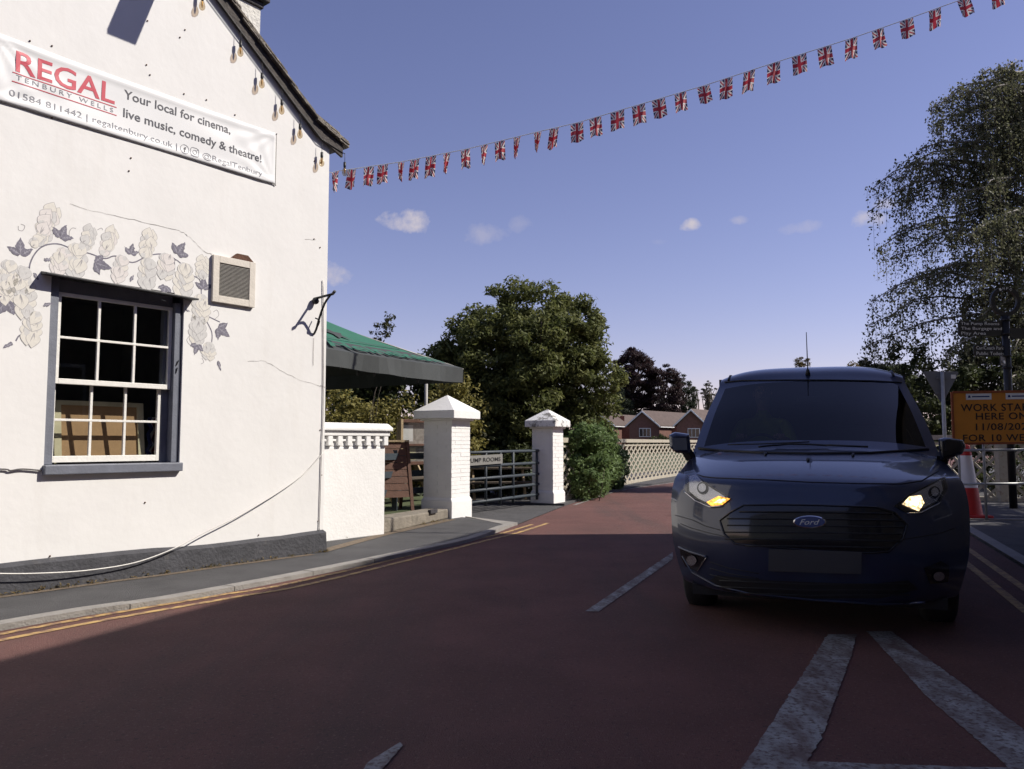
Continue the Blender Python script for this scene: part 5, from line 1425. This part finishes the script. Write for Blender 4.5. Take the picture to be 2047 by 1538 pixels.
# ---- brick bungalows
def bungalow(u0, ua, u1, va, ve, Y, label, rdx, chim=None, winu=None):
    a = AT(u0, ve, Y); b = AT(u1, ve, Y); ap = AT(ua, va, Y); gx = (a.x + b.x) / 2; hw = (b.x - a.x) / 2; ze = a.z; za = ap.z
    t = thing('bungalow', Vector((gx, Y, -.1)), label, 'house', 'brick bungalows beyond the river'); D_ = 11.0; sk = rdx
    def T(p): return Vector((p[0] + p[1] * sk, Y + p[1], p[2]))
    mb = MB(T)
    mb.poly([(a.x, 0, -.1), (b.x, 0, -.1), (b.x, 0, ze), (ap.x, 0, za), (a.x, 0, ze)]); mb.quad((b.x, 0, -.1), (b.x, D_, -.1), (b.x, D_, ze), (b.x, 0, ze)); mb.quad((a.x, D_, -.1), (a.x, 0, -.1), (a.x, 0, ze), (a.x, D_, ze))
    mb.poly([(b.x, D_, -.1), (a.x, D_, -.1), (a.x, D_, ze), (ap.x, D_, za), (b.x, D_, ze)])
    mb.build('wall', 'brown_brick', t)
    mb = MB(T); o_ = .35
    for (q, zz) in ((a.x - o_, ze - .25), (b.x + o_, ze - .25)):
        mb.hexa([(ap.x, -.4, za + .04), (q, -.4, zz + .04), (q, D_ + .4, zz + .04), (ap.x, D_ + .4, za + .04), (ap.x, -.4, za + .18), (q, -.4, zz + .18), (q, D_ + .4, zz + .18), (ap.x, D_ + .4, za + .18)])
    rf_ = mb.build('roof', 'roof_brown', t)
    for (q, zz) in ((a.x - o_, ze - .25), (b.x + o_, ze - .25)):
        mb = MB(T); mb.hexa([(ap.x, -.46, za - .10), (q, -.46, zz - .10), (q, -.41, zz - .10), (ap.x, -.41, za - .10), (ap.x, -.46, za + .14), (q, -.46, zz + .14), (q, -.41, zz + .14), (ap.x, -.41, za + .14)]); mb.build('bargeboard', 'upvc_white', t)
    mb = MB(T); mb.box(b.x + o_ - .02, b.x + o_ + .1, -.4, D_ + .4, ze - .36, ze - .22); mb.build('gutter', 'upvc_white', t)
    wx = gx + (winu or 0) * hw
    mb = MB(T); mb.box(wx - .85, wx + .85, -.06, -.02, ze - 1.75, ze - .45); wf = mb.build('window', 'upvc_white', t)
    for k in (-1, 0, 1):
        mb = MB(T); mb.box(wx + k * .53 - .22, wx + k * .53 + .22, -.085, -.062, ze - 1.65, ze - .55); mb.build('pane', 'dark_window_pane', wf)
    if chim: 
        cx, cy = chim; mb = MB(T); mb.box(cx - .35, cx + .35, cy - .4, cy + .4, ze + .3, za + .55); mb.build('chimney', 'red_brick', rf_)


bungalow(1184, 1201, 1228, 829, 849, 122, 'left brick bungalow with a chimney just above the ivy', .72, None, -.1)
bungalow(1258, 1287, 1318, 823, 850, 118, 'middle brick bungalow with white bargeboards and roof light', .80, None, .05)
bungalow(1353, 1384, 1415, 820, 850, 112, 'right brick bungalow half hidden by the van mirror', .72, None, .1)
mb = MB(); p = AT(1241, 845, 126); mb.box(p.x - .5, p.x + .5, 125.5, 126.5, 2, AT(1241, 832, 126).z); o = mb.build('brick_chimney', 'red_brick'); recenter(o); tag(o, 'short red chimney between the left and middle bungalows', 'chimney')
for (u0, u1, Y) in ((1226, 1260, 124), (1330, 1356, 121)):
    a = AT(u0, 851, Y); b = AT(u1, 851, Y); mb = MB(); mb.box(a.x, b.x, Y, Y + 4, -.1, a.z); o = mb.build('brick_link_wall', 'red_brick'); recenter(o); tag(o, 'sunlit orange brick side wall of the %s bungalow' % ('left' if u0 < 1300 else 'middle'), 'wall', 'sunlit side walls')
# distant rise behind
hm = MB(); n = 40; pts = [(-400 + i * 20, 320 + 25 * math.sin(i * .7)) for i in range(n + 1)]
for i in range(n):
    h0 = 9 + 3 * math.sin(i * .5); h1 = 9 + 3 * math.sin((i + 1) * .5)
    hm.quad((pts[i][0], pts[i][1] - 140, -.2), (pts[i + 1][0], pts[i + 1][1] - 140, -.2), (pts[i + 1][0], pts[i + 1][1], h1), (pts[i][0], pts[i][1], h0)); hm.quad((pts[i][0], pts[i][1], h0), (pts[i + 1][0], pts[i + 1][1], h1), (pts[i + 1][0], pts[i + 1][1] + 200, h1 * .5), (pts[i][0], pts[i][1] + 200, h0 * .5))
tag(hm.build('hill', 'dry_grass'), kind='structure')
# parked white car glimpsed on the bridge is hidden by the mirror; water below the bridge
# ================================================================ BUILDINGS OUT OF SHOT ON THE RIGHT THAT SHADE THE ROAD
def terrace(name, c0, length, depth, h, ridge, label, gables=()):
    u_ = -rdir; nrm_ = Vector((rdir.y, -rdir.x, 0)); c0 = Vector(c0)
    def T(p): return c0 + u_ * p[0] + nrm_ * p[1] + Vector((0, 0, p[2]))
    t = thing(name, T((length / 2, depth / 2, 0)), label, 'building'); mb = MB(T)
    mb.box(0, length, 0, depth, 0, h); mb.build('wall', 'concrete_step', t)
    mb = MB(T); mb.prism([(-.3, h), (depth + .3, h), (depth / 2, h + ridge)], lambda a, b, d: (d, a, b), -.15, length + .15); mb.build('roof', 'slate_roof', t)
    for x, hh_ in gables:
        mb = MB(T); mb.box(x, x + .9, depth * .3, depth * .3 + .6, h, h + hh_); mb.build('chimney', 'red_brick', t)
    k = 1.2
    while k < length - 1.5:
        for z in (1.0, 4.2):
            mb = MB(T); mb.box(k, k + 1.1, -.05, -.01, z, z + 1.7); wf = mb.build('window', 'upvc_white', t)
            for q in range(2):
                mb = MB(T); mb.box(k + .06 + q * .51, k + .53 + q * .51, -.075, -.052, z + .07, z + 1.63); mb.build('pane', 'dark_window_pane', wf)
        k += 2.9
    return t


def back_row():  # unseen block added behind the camera to cut sky light in the street
    mb = MB(); mb.box(-22, 2, -22, -15, -.1, 8.5); t = thing('added_rear_building', (-10, -18, -.1), 'unseen plain rendered building added behind the viewpoint to block sky light', 'building'); mb.build('wall', 'roughcast_white', t)
    mb = MB(); mb.prism([(-22.4, 8.5), (-14.6, 8.5), (-18.5, 11)], lambda a, b, d: Vector((d, a, b)), -22.3, 2.3); mb.build('roof', 'slate_roof', t)


back_row()
terrace('street_terrace', (8.15, 11.3, 0), 26, 7, 7.75, 2.2, 'plain rendered terrace along the right pavement whose shadow crosses the road', ((7.0, 2.6), (13.5, 2.8), (19, 3.0)))

# weeds and grit-grown tufts along the wall foot and kerb
wp = []
for k in range(60):
    s_ = rnd.uniform(-3.6, .0); c_ = W((s_, .085, 0)); wp += [(c_.x + rnd.gauss(0, .02), c_.y + rnd.gauss(0, .02), abs(rnd.gauss(0, .014)) + .005) for _ in range(rnd.randint(3, 12))]
for k in range(40):
    c_ = lerp(G(650, 1083), G(900, 1040), rnd.random()); wp += [(c_.x + rnd.gauss(0, .03), c_.y + rnd.gauss(0, .03), abs(rnd.gauss(0, .015)) + .006) for _ in range(rnd.randint(3, 12))]
wp = np.array(wp); tag(leaf_mesh('weeds', wp, np.tile(np.array([0, 0, 1.0]), (len(wp), 1)), .016, .3, 'autumn', None), 'dry weeds growing at the foot of the white walls', 'weeds', kind='stuff')
# ================================================================ VAN
VA = R(20.5); VLOC = Vector((1.90, 5.13, RZ - .03))
van = thing('blue_van', VLOC, 'dark blue panel van facing the viewer with its lamps lit', 'van', rz=-VA, local=True)
VM = Matrix.Translation(VLOC) @ Matrix.Rotation(-VA, 4, 'Z')
# centre-line rows: y back, z up, half width, bow, bow power, drop, drop power
ROWS = [(0.13, 0.24, 0.813, 0.4, 3, -0.02, 2), (0.055, 0.27, 0.869, 0.43, 3, 0, 2), (0.03, 0.36, 0.907, 0.45, 3.2, 0, 2), (0.01, 0.52, 0.945, 0.46, 3.2, 0, 2), (0.01, 0.68, 0.959, 0.46, 3.1, 0, 2), (0.035, 0.84, 0.964, 0.46, 3, 0, 2), (0.075, 0.94, 0.954, 0.47, 2.8, -0.02, 2), (0.13, 1.015, 0.936, 0.48, 2.6, -0.01, 2), (0.38, 1.1, 0.921, 0.42, 2.4, 0.03, 3), (0.78, 1.185, 0.912, 0.3, 2.3, 0.06, 3), (1.04, 1.225, 0.902, 0.2, 2, 0.07, 3), (1.1, 1.24, 0.912, 0.2, 2, 0.07, 3), (1.53, 1.54, 0.854, 0.17, 2, 0.06, 3), (1.96, 1.8, 0.786, 0.12, 2, 0.06, 3), (2.14, 1.91, 0.767, 0.08, 2, 0.07, 4), (2.45, 1.965, 0.772, 0.03, 2, 0.1, 4), (3.2, 1.99, 0.782, 0, 2, 0.11, 4), (4.55, 1.96, 0.772, 0, 2, 0.11, 4), (4.68, 1.9, 0.753, -0.05, 2, 0.11, 4)]


def vsurf(r, t):
    y, z, w_, bw, p, dr, q = cr_interp(ROWS, r); a = abs(t); return Vector((w_ * t, y + bw * a ** p, z - dr * a ** q))


SUB = 5; RR = []
for i in range(len(ROWS) - 1): RR += [i + k / SUB for k in range(SUB)]
RR.append(len(ROWS) - 1.0)
TT = [-1, -.97, -.94, -.91] + list(np.linspace(-.86, .86, 29)) + [.91, .94, .97, 1]
TT = [float(t) for t in TT]
body = MB(); grid = {}
pts = [vsurf(r, t) for r in RR for t in TT]; nT = len(TT); fc = []; ws = MB(); wsf = []; rim = []
for i in range(len(RR) - 1):
    for j in range(nT - 1):
        q = (i * nT + j, i * nT + j + 1, (i + 1) * nT + j + 1, (i + 1) * nT + j)
        if 11.1 <= RR[i] and RR[i + 1] <= 13.05 and TT[j] >= -.911 and TT[j + 1] <= .911: wsf.append(q)
        else: fc.append(q)
body.add(pts, fc, True)
# flanks down to the sill with front wheel arch
for sg, t in ((-1, -1.0), (1, 1.0)):
    E_ = [vsurf(r, t) for r in RR]
    bm = bmesh.new(); vs2 = []
    low = []
    yf = .52
    for k in range(13): a = math.pi * (1 - k / 12); low.append((.97 - math.cos(math.pi - a) * .40 * -1 if False else .97 + .40 * math.cos(a), .38 + .38 * math.sin(a)))
    low = [(.53, .40)] + low[1:] + [(1.5, .30), (3.3, .30)] + [(3.72 + .40 * math.cos(math.pi * (1 - k / 8)), .38 + .38 * math.sin(math.pi * (1 - k / 8))) for k in range(9)] + [(4.66, .35), (4.70, 1.0)]
    loop = [tuple(p) for p in E_[2:]] + [(sg * (.94 if 1.2 < y_ < 4.5 else (.90 if y_ > 1 else .915)), y_, z_) for y_, z_ in reversed(low)]
    n0 = len(body.v); body.v += [Vector(p) for p in loop]
    tr = tessellate_polygon([[Vector((p[1], p[2], 0)) for p in loop]])
    for a in tr: body.f.append([n0 + k for k in a]); body.m.append(0); body.sm.append(False)
bk2 = [vsurf(len(ROWS) - 1.0, t) for t in TT]
body.add([(p.x, p.y, p.z) for p in bk2] + [(.93, 4.70, .35), (-.93, 4.70, .35)], [tuple(range(len(bk2) + 2))])
vb_ = body.build('body', 'van_blue_paint', van)
wm = MB(); wm.v = [p + Vector((0, 0, 0)) for p in pts]; wm.f = [list(q) for q in wsf]; wm.m = [0] * len(wsf); wm.sm = [True] * len(wsf)
used = sorted({k for q in wsf for k in q}); ix = {k: i for i, k in enumerate(used)}; wm.v = [pts[k] for k in used]; wm.f = [[ix[k] for k in q] for q in wsf]
wscr = wm.build('windscreen', 'windscreen_glass', van)
allv = [VM @ Vector(p) for p in body.v] + [VM @ Vector(p) for p in wm.v]; allf = [list(f) for f in body.f] + [[k + len(body.v) for k in f] for f in wm.f]
bvh = BVHTree.FromPolygons(allv, allf); VMI = VM.inverted()


def vhit(u, v, off):
    d = ray(u, v).normalized(); loc, nn, _, dist = bvh.ray_cast(CAM, d)
    if loc is None:
        p = CAM + d * 5.6; nn = -d; loc = p
    if nn.dot(d) > 0: nn = -nn
    return VMI @ (loc + nn * off)


def patch(name, poly, off, mat, parent=van, thick=0.0, cell=7.0, smooth=True):
    """a panel in the outline poly (picture outline of the part) laid on the body skin"""
    bm = bmesh.new(); us2 = [p[0] for p in poly]; vs3 = [p[1] for p in poly]
    f = bm.faces.new([bm.verts.new((p[0], p[1], 0)) for p in poly])
    for ax, lo, hi in ((0, min(us2), max(us2)), (1, min(vs3), max(vs3))):
        k = lo + cell
        while k < hi - 1e-3:
            co = (k, 0, 0) if ax == 0 else (0, k, 0); no = (1, 0, 0) if ax == 0 else (0, 1, 0)
            bmesh.ops.bisect_plane(bm, geom=bm.verts[:] + bm.edges[:] + bm.faces[:], plane_co=co, plane_no=no); k += cell
    bm.verts.ensure_lookup_table(); mb = MB(); bm.verts.index_update()
    mb.add([vhit(v.co.x, v.co.y, off) for v in bm.verts], [[v.index for v in reversed(f.verts)] for f in bm.faces], smooth); bm.free()
    o = mb.build(name, mat, parent)
    if thick: m_ = o.modifiers.new('t', 'SOLIDIFY'); m_.thickness = thick; m_.offset = 0
    return o


def zz(pts): return [(1280 + x / 2.366, 650 + y / 2.366) for x, y in pts]


def strip(name, path, off, wpx, mat, parent=van):
    P = []
    for (u0, v0), (u1, v1) in zip(path[:-1], path[1:]):
        for k in range(8): P.append((lerp(u0, u1, k / 8), lerp(v0, v1, k / 8)))
    P.append(path[-1]); mb = MB()
    Q = [vhit(u, v, off) for u, v in P]; mb.tube(Q, wpx / 310 / 2, 6); return mb.build(name, mat, parent)


def ell(cu, cv, a, b, n=28): return [(cu + a * math.cos(2 * math.pi * k / n), cv + b * math.sin(2 * math.pi * k / n)) for k in range(n)]


# grille with bars, surround and emblem
GR = zz([(378, 925), (430, 885), (490, 853), (660, 850), (830, 853), (1110, 862), (1200, 888), (1258, 945), (1240, 1010), (1170, 1072), (1080, 1078), (820, 1066), (450, 1035), (400, 990)])
grl = patch('grille', GR, .004, 'gloss_black', van, 0, 9)
strip('grille_surround', GR + [GR[0]], .006, 4, 'gloss_black')
for k, yy in enumerate((880, 912, 944, 976, 1008, 1040)):
    x0, x1 = (470, 1190) if k == 0 else ((415, 1240) if k in (1, 2) else ((405, 1225) if k < 5 else (500, 1180)))
    strip('grille_bar', zz([(x0, yy + 4), (830, yy + 6), (x1, yy + 14)]), .012, 3.2, 'black_plastic', grl)
bc = zz([(801, 932)])[0]
patch('emblem', ell(bc[0], bc[1], 33, 12.5), .020, 'chrome', van, .006, 9); em = patch('emblem_face', ell(bc[0], bc[1], 30.5, 10.6), .0245, 'badge_blue', van, 0, 9)
v2, f2 = text2d('Ford', shear=.35, res=3); x0_ = min(a for a, b in v2); x1_ = max(a for a, b in v2)
split_letters([(a - .35 * b, b) for a, b in v2], f2, [vhit(bc[0] - 20 + 40 * (x - x0_) / (x1_ - x0_), bc[1] + 5.5 - y * 15, .026) for x, y in v2], 'chrome', van)
# number plate left blank
pc3 = [(1527, 1092), (1735, 1098), (1734, 1148), (1526, 1142)]
PL = [(1538, 1097), (1722, 1103), (1720, 1146), (1537, 1140)]
patch('number_plate', PL, .022, 'plate_blank', van, .008, 12, False)
# lower intake, bumper crease lines
patch('lower_intake', [(1435, 1150), (1535, 1160), (1730, 1168), (1815, 1160), (1835, 1178), (1760, 1196), (1600, 1196), (1450, 1180), (1420, 1160)], .004, 'black_plastic', van, 0, 9)
for yy in (1166, 1178, 1188): strip('intake_slat', [(1440, yy - 6), (1620, yy + 2), (1815, yy)], .010, 2.6, 'black_plastic')
strip('bumper_lip', [(1365, 1112), (1385, 1145), (1430, 1170), (1500, 1186), (1620, 1198), (1760, 1207), (1850, 1205)], .004, 4.5, 'van_blue_paint')
strip('bumper_seam', [(1350, 1030), (1385, 1040), (1410, 1052), (1440, 1060)], .001, 1.6, 'letter_black')
strip('bonnet_seam', zz([(250, 700), (300, 718), (360, 724), (600, 733), (800, 744), (1010, 750), (1235, 752), (1330, 738), (1410, 690)]), .001, 2.6, 'letter_black')
strip('bumper_seam', zz([(1240, 1015), (1330, 1000), (1420, 985), (1490, 960)]), .001, 1.6, 'letter_black')
strip('wing_seam', zz([(255, 700), (245, 640), (262, 600)]), .001, 1.6, 'letter_black')
strip('bumper_seam', zz([(400, 1000), (330, 985), (240, 960), (190, 940)]), .001, 1.4, 'letter_black')
for k_ in range(3): strip('bumper_ridge', zz([(330, 1120 + k_ * 30), (420, 1150 + k_ * 26), (560, 1175 + k_ * 24)]), .003, 1.8, 'black_plastic')
# headlamps
HLp = zz([(212, 702), (250, 690), (305, 742), (370, 785), (432, 822), (392, 855), (335, 862), (268, 832), (216, 790)])
HRp = zz([(1198, 858), (1262, 808), (1330, 772), (1405, 736), (1440, 715), (1450, 775), (1412, 842), (1320, 888), (1258, 892)])
for tagn, P, amber, core in (('l', HLp, zz([(318, 840), (372, 812), (428, 824), (392, 852), (340, 858)]), zz([(352, 843), (380, 826), (412, 827), (388, 845)])),
                             ('r', HRp, zz([(1235, 850), (1268, 815), (1322, 808), (1338, 845), (1312, 882)]), zz([(1262, 838), (1285, 822), (1310, 838), (1302, 862)]))):
    hl = patch('headlight', P, .006, 'gloss_black', van, 0, 6)
    cx = sum(p[0] for p in P) / len(P); cy = sum(p[1] for p in P) / len(P); sc_ = lambda k: [(cx + (p[0] - cx) * k, cy + (p[1] - cy) * k) for p in P]
    patch('reflector', sc_(.78), .009, 'lamp_reflector', hl, 0, 6)
    outer = zz([(300, 775)])[0] if tagn == 'l' else zz([(1385, 795)])[0]
    patch('projector_ring', ell(outer[0], outer[1], 11, 12), .013, 'gloss_black', hl, 0, 6); patch('projector_lens', ell(outer[0], outer[1], 7.5, 8.5), .017, 'lamp_reflector', hl, 0, 6)
    patch('indicator_lamp' if tagn == 'l' else 'lit_lamp', amber, .011, 'lamp_amber' if tagn == 'l' else 'lamp_warm', hl, 0, 5); patch('lamp_core', core, .0135, 'lamp_core' if tagn == 'r' else 'lamp_warm', hl, 0, 5)
    strip('trim_strip', zz([(214, 790), (268, 834), (335, 863), (390, 857)]) if tagn == 'l' else zz([(1258, 893), (1320, 889), (1412, 843)]), .014, 2.4, 'chrome', hl)
    patch('lens', P, .022, 'lamp_lens', hl, 0, 6)
# dark sweep above the headlamps
# fog lamps
fgp = zz([(188, 1050), (240, 1072), (318, 1096), (272, 1168), (215, 1140), (195, 1100)]); fh = patch('fog_housing', fgp, .005, 'gloss_black', van, 0, 6)
c = zz([(248, 1112)])[0]; patch('fog_lamp', ell(c[0], c[1], 10, 10), .012, 'lamp_reflector', fh, 0, 5); strip('fog_trim', fgp[:3], .010, 5, 'van_blue_paint', fh); strip('fog_trim', [fgp[2], fgp[3]], .010, 2, 'chrome', fh)
c = zz([(1405, 1186)])[0]; fh = patch('fog_housing', [(c[0] - 28, c[1] - 16), (c[0] + 6, c[1] - 30), (c[0] + 24, c[1] - 20), (c[0] + 20, c[1] + 12), (c[0] - 16, c[1] + 16)], .005, 'gloss_black', van, 0, 6); patch('fog_lamp', ell(c[0], c[1], 11, 9), .012, 'lamp_reflector', fh, 0, 5)
# windscreen border, wipers, washer jets, aerial
strip('screen_seal', [(1397, 897), (1440, 902), (1520, 906), (1620, 908), (1740, 907), (1855, 899)], .004, 7, 'black_plastic')
strip('screen_seal', zz([(400, 272), (480, 264), (700, 262), (900, 262), (1100, 266), (1235, 274)]), .004, 4, 'black_plastic')
strip('wiper', zz([(560, 590), (700, 574), (800, 576), (930, 584), (1075, 590)]), .022, 5, 'black_plastic'); strip('wiper', zz([(420, 580), (560, 578), (720, 572), (800, 568)]), .03, 3.5, 'black_plastic')
for q in ((592, 612), (1006, 618), (793, 640)):
    c = zz([q])[0]; patch('washer_jet', ell(c[0], c[1], 3.2, 3, 10), .006, 'black_plastic', van, .01, 9)
ab = vhit(1615, 750, 0.0); mb = MB(); mb.tube([ab, ab + Vector((0, -.01, .05))], [.022, .012], 8); mb.tube([ab + Vector((0, -.01, .05)), ab + Vector((-.004, .03, .385))], [.006, .0035], 6); mb.build('aerial', 'black_plastic', van)
# roof rails / gutters
for sg in (-1, 1):
    mb = MB(); mb.tube([vsurf(r, sg * .90) + Vector((0, 0, .004)) for r in np.linspace(13.6, 17.2, 14)], .010, 6); mb.build('roof_gutter', 'black_plastic', van)
# mirrors
for sg, px in ((-1, [(1337, 870), (1349, 864), (1378, 868), (1381, 895), (1379, 907), (1352, 906), (1339, 895)]), (1, [(1876, 878), (1890, 874), (1925, 880), (1931, 893), (1924, 908), (1880, 924), (1877, 905)])):
    Ym = 6.52 if sg < 0 else 5.86
    mb = MB(); n = len(px); cu = sum(p[0] for p in px) / n; cv_ = sum(p[1] for p in px) / n
    rings = []
    for (dy, k) in ((-.07, .72), (-.045, .93), (0, 1.0), (.07, 1.0), (.10, .95)):
        rings.append([VMI @ AT(cu + (u - cu) * k, cv_ + (v - cv_) * k, Ym + dy) for u, v in px])
    allp = [p for r_ in rings for p in r_]; fs = [(i * n + k, i * n + (k + 1) % n, (i + 1) * n + (k + 1) % n, (i + 1) * n + k) for i in range(len(rings) - 1) for k in range(n)] + [tuple(reversed(range(n))), tuple(range((len(rings) - 1) * n, len(rings) * n))]
    mb.add(allp, fs, True); mo = mb.build('mirror', 'gloss_black' if sg > 0 else 'van_blue_paint', van, .006)
    mb = MB(); inner = VMI @ AT(1381 if sg < 0 else 1874, 903 if sg < 0 else 908, Ym); root_ = Vector((sg * .91, inner.y + .04, inner.z - .06)); mb.bar(inner - Vector((sg * -.03, 0, 0)), root_, .07, .05); mb.build('mirror_arm', 'black_plastic', mo)
    if sg < 0:
        mb = MB(); q = [VMI @ AT(u, v, Ym - .072) for u, v in ((1343, 876), (1372, 876), (1374, 900), (1346, 900))]; mb.poly(q); mb.build('mirror_trim', 'sign_back_grey', mo)
# wheels
for sx_ in (-1, 1):
    for yw in (.97, 3.72):
        mb = MB(); prof = [(.22, -.10), (.30, -.105), (.335, -.085), (.345, -.03), (.345, .03), (.335, .085), (.30, .105), (.22, .10)]
        pts2 = []; n = 32
        for (r_, x_) in prof:
            for k in range(n): a = 2 * math.pi * k / n; pts2.append((sx_ * .81 + x_, yw + r_ * math.cos(a), .345 + r_ * math.sin(a)))
        mb.add(pts2, [(i * n + k, i * n + (k + 1) % n, (i + 1) * n + (k + 1) % n, (i + 1) * n + k) for i in range(len(prof) - 1) for k in range(n)], True); wh = mb.build('wheel', 'rubber', van)
        mb = MB(); pts2 = []
        for (r_, x_) in ((.225, .09), (.20, .07), (.06, .085), (.001, .085)):
            for k in range(n): a = 2 * math.pi * k / n; pts2.append((sx_ * (.81 + x_), yw + r_ * math.cos(a), .345 + r_ * math.sin(a)))
        mb.add(pts2, [(i * n + k, i * n + (k + 1) % n, (i + 1) * n + (k + 1) % n, (i + 1) * n + k) for i in range(3) for k in range(n)], True); mb.build('rim', 'lamp_reflector', wh)
# underside, side glass, cabin
mb = MB(); mb.box(-.80, .80, .35, 4.55, .22, .27); mb.build('underbody', 'black_plastic', van)
mb = MB(); mb.quad((-.80, .36, .2), (.80, .36, .2), (.80, .40, .95), (-.80, .40, .95)); mb.build('radiator', 'black_plastic', van)
for sg in (-1, 1):
    a = vsurf(11.35, sg * 1.0); b = vsurf(12.9, sg * 1.0); c = vsurf(15.2, sg); mb = MB()
    q = [(sg * (a.x * sg + .012), a.y + .12, a.z - .03), (sg * (b.x * sg + .016), b.y + .06, b.z - .05), (sg * .82, 2.75, 1.78), (sg * .945, 2.75, 1.16), (sg * .95, 1.4, 1.12)]; mb.poly(q); mb.build('side_window', 'dark_window_pane', van)
mb = MB(); mb.prism([(1.12, 1.0), (1.12, 1.17), (1.35, 1.19), (1.6, 1.10), (1.65, .7), (1.2, .7)], lambda a, b, d: (d, a, b), -.82, .82); mb.build('dashboard', 'black_plastic', van, .02)
for x in (-.40, .40):
    mb = MB(); mb.box(x - .25, x + .25, 2.05, 2.5, .72, .86); mb.build('seat_cushion', 'seat_fabric', van, .04)
    mb = MB(); mb.hexa([(x - .25, 2.42, .82), (x + .25, 2.42, .82), (x + .25, 2.56, .82), (x - .25, 2.56, .82), (x - .22, 2.55, 1.42), (x + .22, 2.55, 1.42), (x + .22, 2.66, 1.42), (x - .22, 2.66, 1.42)]); mb.build('seat_back', 'seat_fabric', van, .04)
    mb = MB(); mb.box(x - .13, x + .13, 2.57, 2.67, 1.46, 1.64); mb.build('headrest', 'seat_fabric', van, .03)
mb = MB(); mb.box(-.85, .85, 2.85, 2.87, .4, 1.9); mb.build('bulkhead', 'seat_fabric', van)
c = Vector((-.40, 1.78, 1.16)); mb = MB(); mb.tube([c + Vector((math.cos(a) * .19, math.sin(a) * .07, math.sin(a) * .175)) for a in np.linspace(0, 2 * math.pi, 25)], .014, 8, False); mb.tube([c + Vector((-.18, 0, 0)), c + Vector((.18, 0, 0))], .012, 6); mb.tube([c, c + Vector((0, -.25, -.05))], .02, 6); mb.build('steering_wheel', 'black_plastic', van)
mb = MB(); mb.box(-.10, .10, 1.83, 1.86, 1.60, 1.66); mb.build('rear_mirror', 'black_plastic', van, .01)

# driver
def driver():
    me = bpy.data.meshes.new('person'); V = []; E2 = []; RD = []
    def add(p, r, parent=None):
        V.append(p); RD.append(r); 
        if parent is not None: E2.append((parent, len(V) - 1))
        return len(V) - 1
    pel = add((0, 0, .0), (.16, .12)); wa = add((0, .02, .18), (.15, .11), pel); chs = add((0, .04, .38), (.17, .12), wa); nk0 = add((0, .03, .54), (.09, .08), chs); nk = add((0, .01, .62), (.055, .055), nk0); hd0 = add((0, -.01, .70), (.07, .085), nk); hd1 = add((0, -.015, .79), (.078, .10), hd0); add((0, -.005, .86), (.06, .075), hd1)
    for sx_ in (-1, 1):
        sh = add((sx_ * .19, .03, .49), (.07, .07), chs); el = add((sx_ * .26, -.14, .28), (.052, .052), sh); wr = add((sx_ * .19, -.36, .34), (.034, .034), el); add((sx_ * .165, -.44, .37), (.036, .022), wr)
        hp = add((sx_ * .10, -.05, -.02), (.10, .09), pel); kn = add((sx_ * .15, -.45, .06), (.075, .075), hp); an = add((sx_ * .14, -.62, -.32), (.05, .05), kn); add((sx_ * .14, -.74, -.36), (.045, .035), an)
    me.from_pydata(V, E2, []); o = bpy.data.objects.new('person', me); col.objects.link(o)
    sk = o.modifiers.new('skin', 'SKIN'); o.modifiers.new('sub', 'SUBSURF').levels = 2; o.modifiers['sub'].render_levels = 2
    for i, r in enumerate(RD): me.skin_vertices[0].data[i].radius = r
    me.skin_vertices[0].data[0].use_root = True
    dg = bpy.context.evaluated_depsgraph_get(); bpy.context.view_layer.update(); m2 = bpy.data.meshes.new_from_object(o.evaluated_get(bpy.context.evaluated_depsgraph_get())); bpy.data.objects.remove(o)
    m2.name = 'person'
    for k in ('hivis', 'skin', 'seat_fabric', 'hair_dark'): m2.materials.append(MATS[k])
    for p in m2.polygons:
        c = p.center; p.use_smooth = True
        if c.z > .60: p.material_index = 3 if (c.z > .83 or (c.y > .03 and c.z > .68)) else 1
        elif c.y < -.30 and c.z > .26: p.material_index = 1
        elif c.z < .06: p.material_index = 2
    p = bpy.data.objects.new('person', m2); col.objects.link(p); p.matrix_world = VM @ Matrix.Translation((-.40, 2.22, .95)); ORG[p] = Vector()
    tag(p, 'driver in a yellow-green top with both hands on the wheel of the blue van', 'person')
    fm = MB()
    def ball(c, r, sq=(1, 1, 1)):
        c = Vector(c); n, m = 10, 6; pp = [c + Vector((r * sq[0] * math.sin(math.pi * i / m) * math.cos(2 * math.pi * k / n), r * sq[1] * math.sin(math.pi * i / m) * math.sin(2 * math.pi * k / n), r * sq[2] * math.cos(math.pi * i / m))) for i in range(m + 1) for k in range(n)]
        fm.add(pp, [(i * n + k, i * n + (k + 1) % n, (i + 1) * n + (k + 1) % n, (i + 1) * n + k) for i in range(m) for k in range(n)], True)
    ball((0, -.108, .755), .017, (.8, 1.2, 1.4)); ball((-.078, 0, .76), .025, (.4, .8, 1.2)); ball((.078, 0, .76), .025, (.4, .8, 1.2)); fm.build('nose_and_ears', 'skin', None).parent = p
    fm = MB(); ball((-.03, -.098, .785), .011); ball((.03, -.098, .785), .011); ball((0, -.10, .715), .02, (1.1, .4, .3)); fm.build('eyes_and_mouth', 'hair_dark', None).parent = p
    for sx_ in (-1, 1):
        fm = MB()
        for k in range(4): fm.tube([(sx_ * .165 + (k - 1.5) * .016, -.45, .385), (sx_ * .165 + (k - 1.5) * .017, -.485 + .004 * abs(k - 1.5), .385), (sx_ * .165 + (k - 1.5) * .017, -.495, .355), (sx_ * .165 + (k - 1.5) * .016, -.47, .335)], [.0095, .009, .0085, .007], 6)
        fm.tube([(sx_ * .135, -.42, .37), (sx_ * .118, -.45, .375), (sx_ * .12, -.475, .36)], [.011, .010, .008], 6); fm.build('fingers', 'skin', None).parent = p


driver()
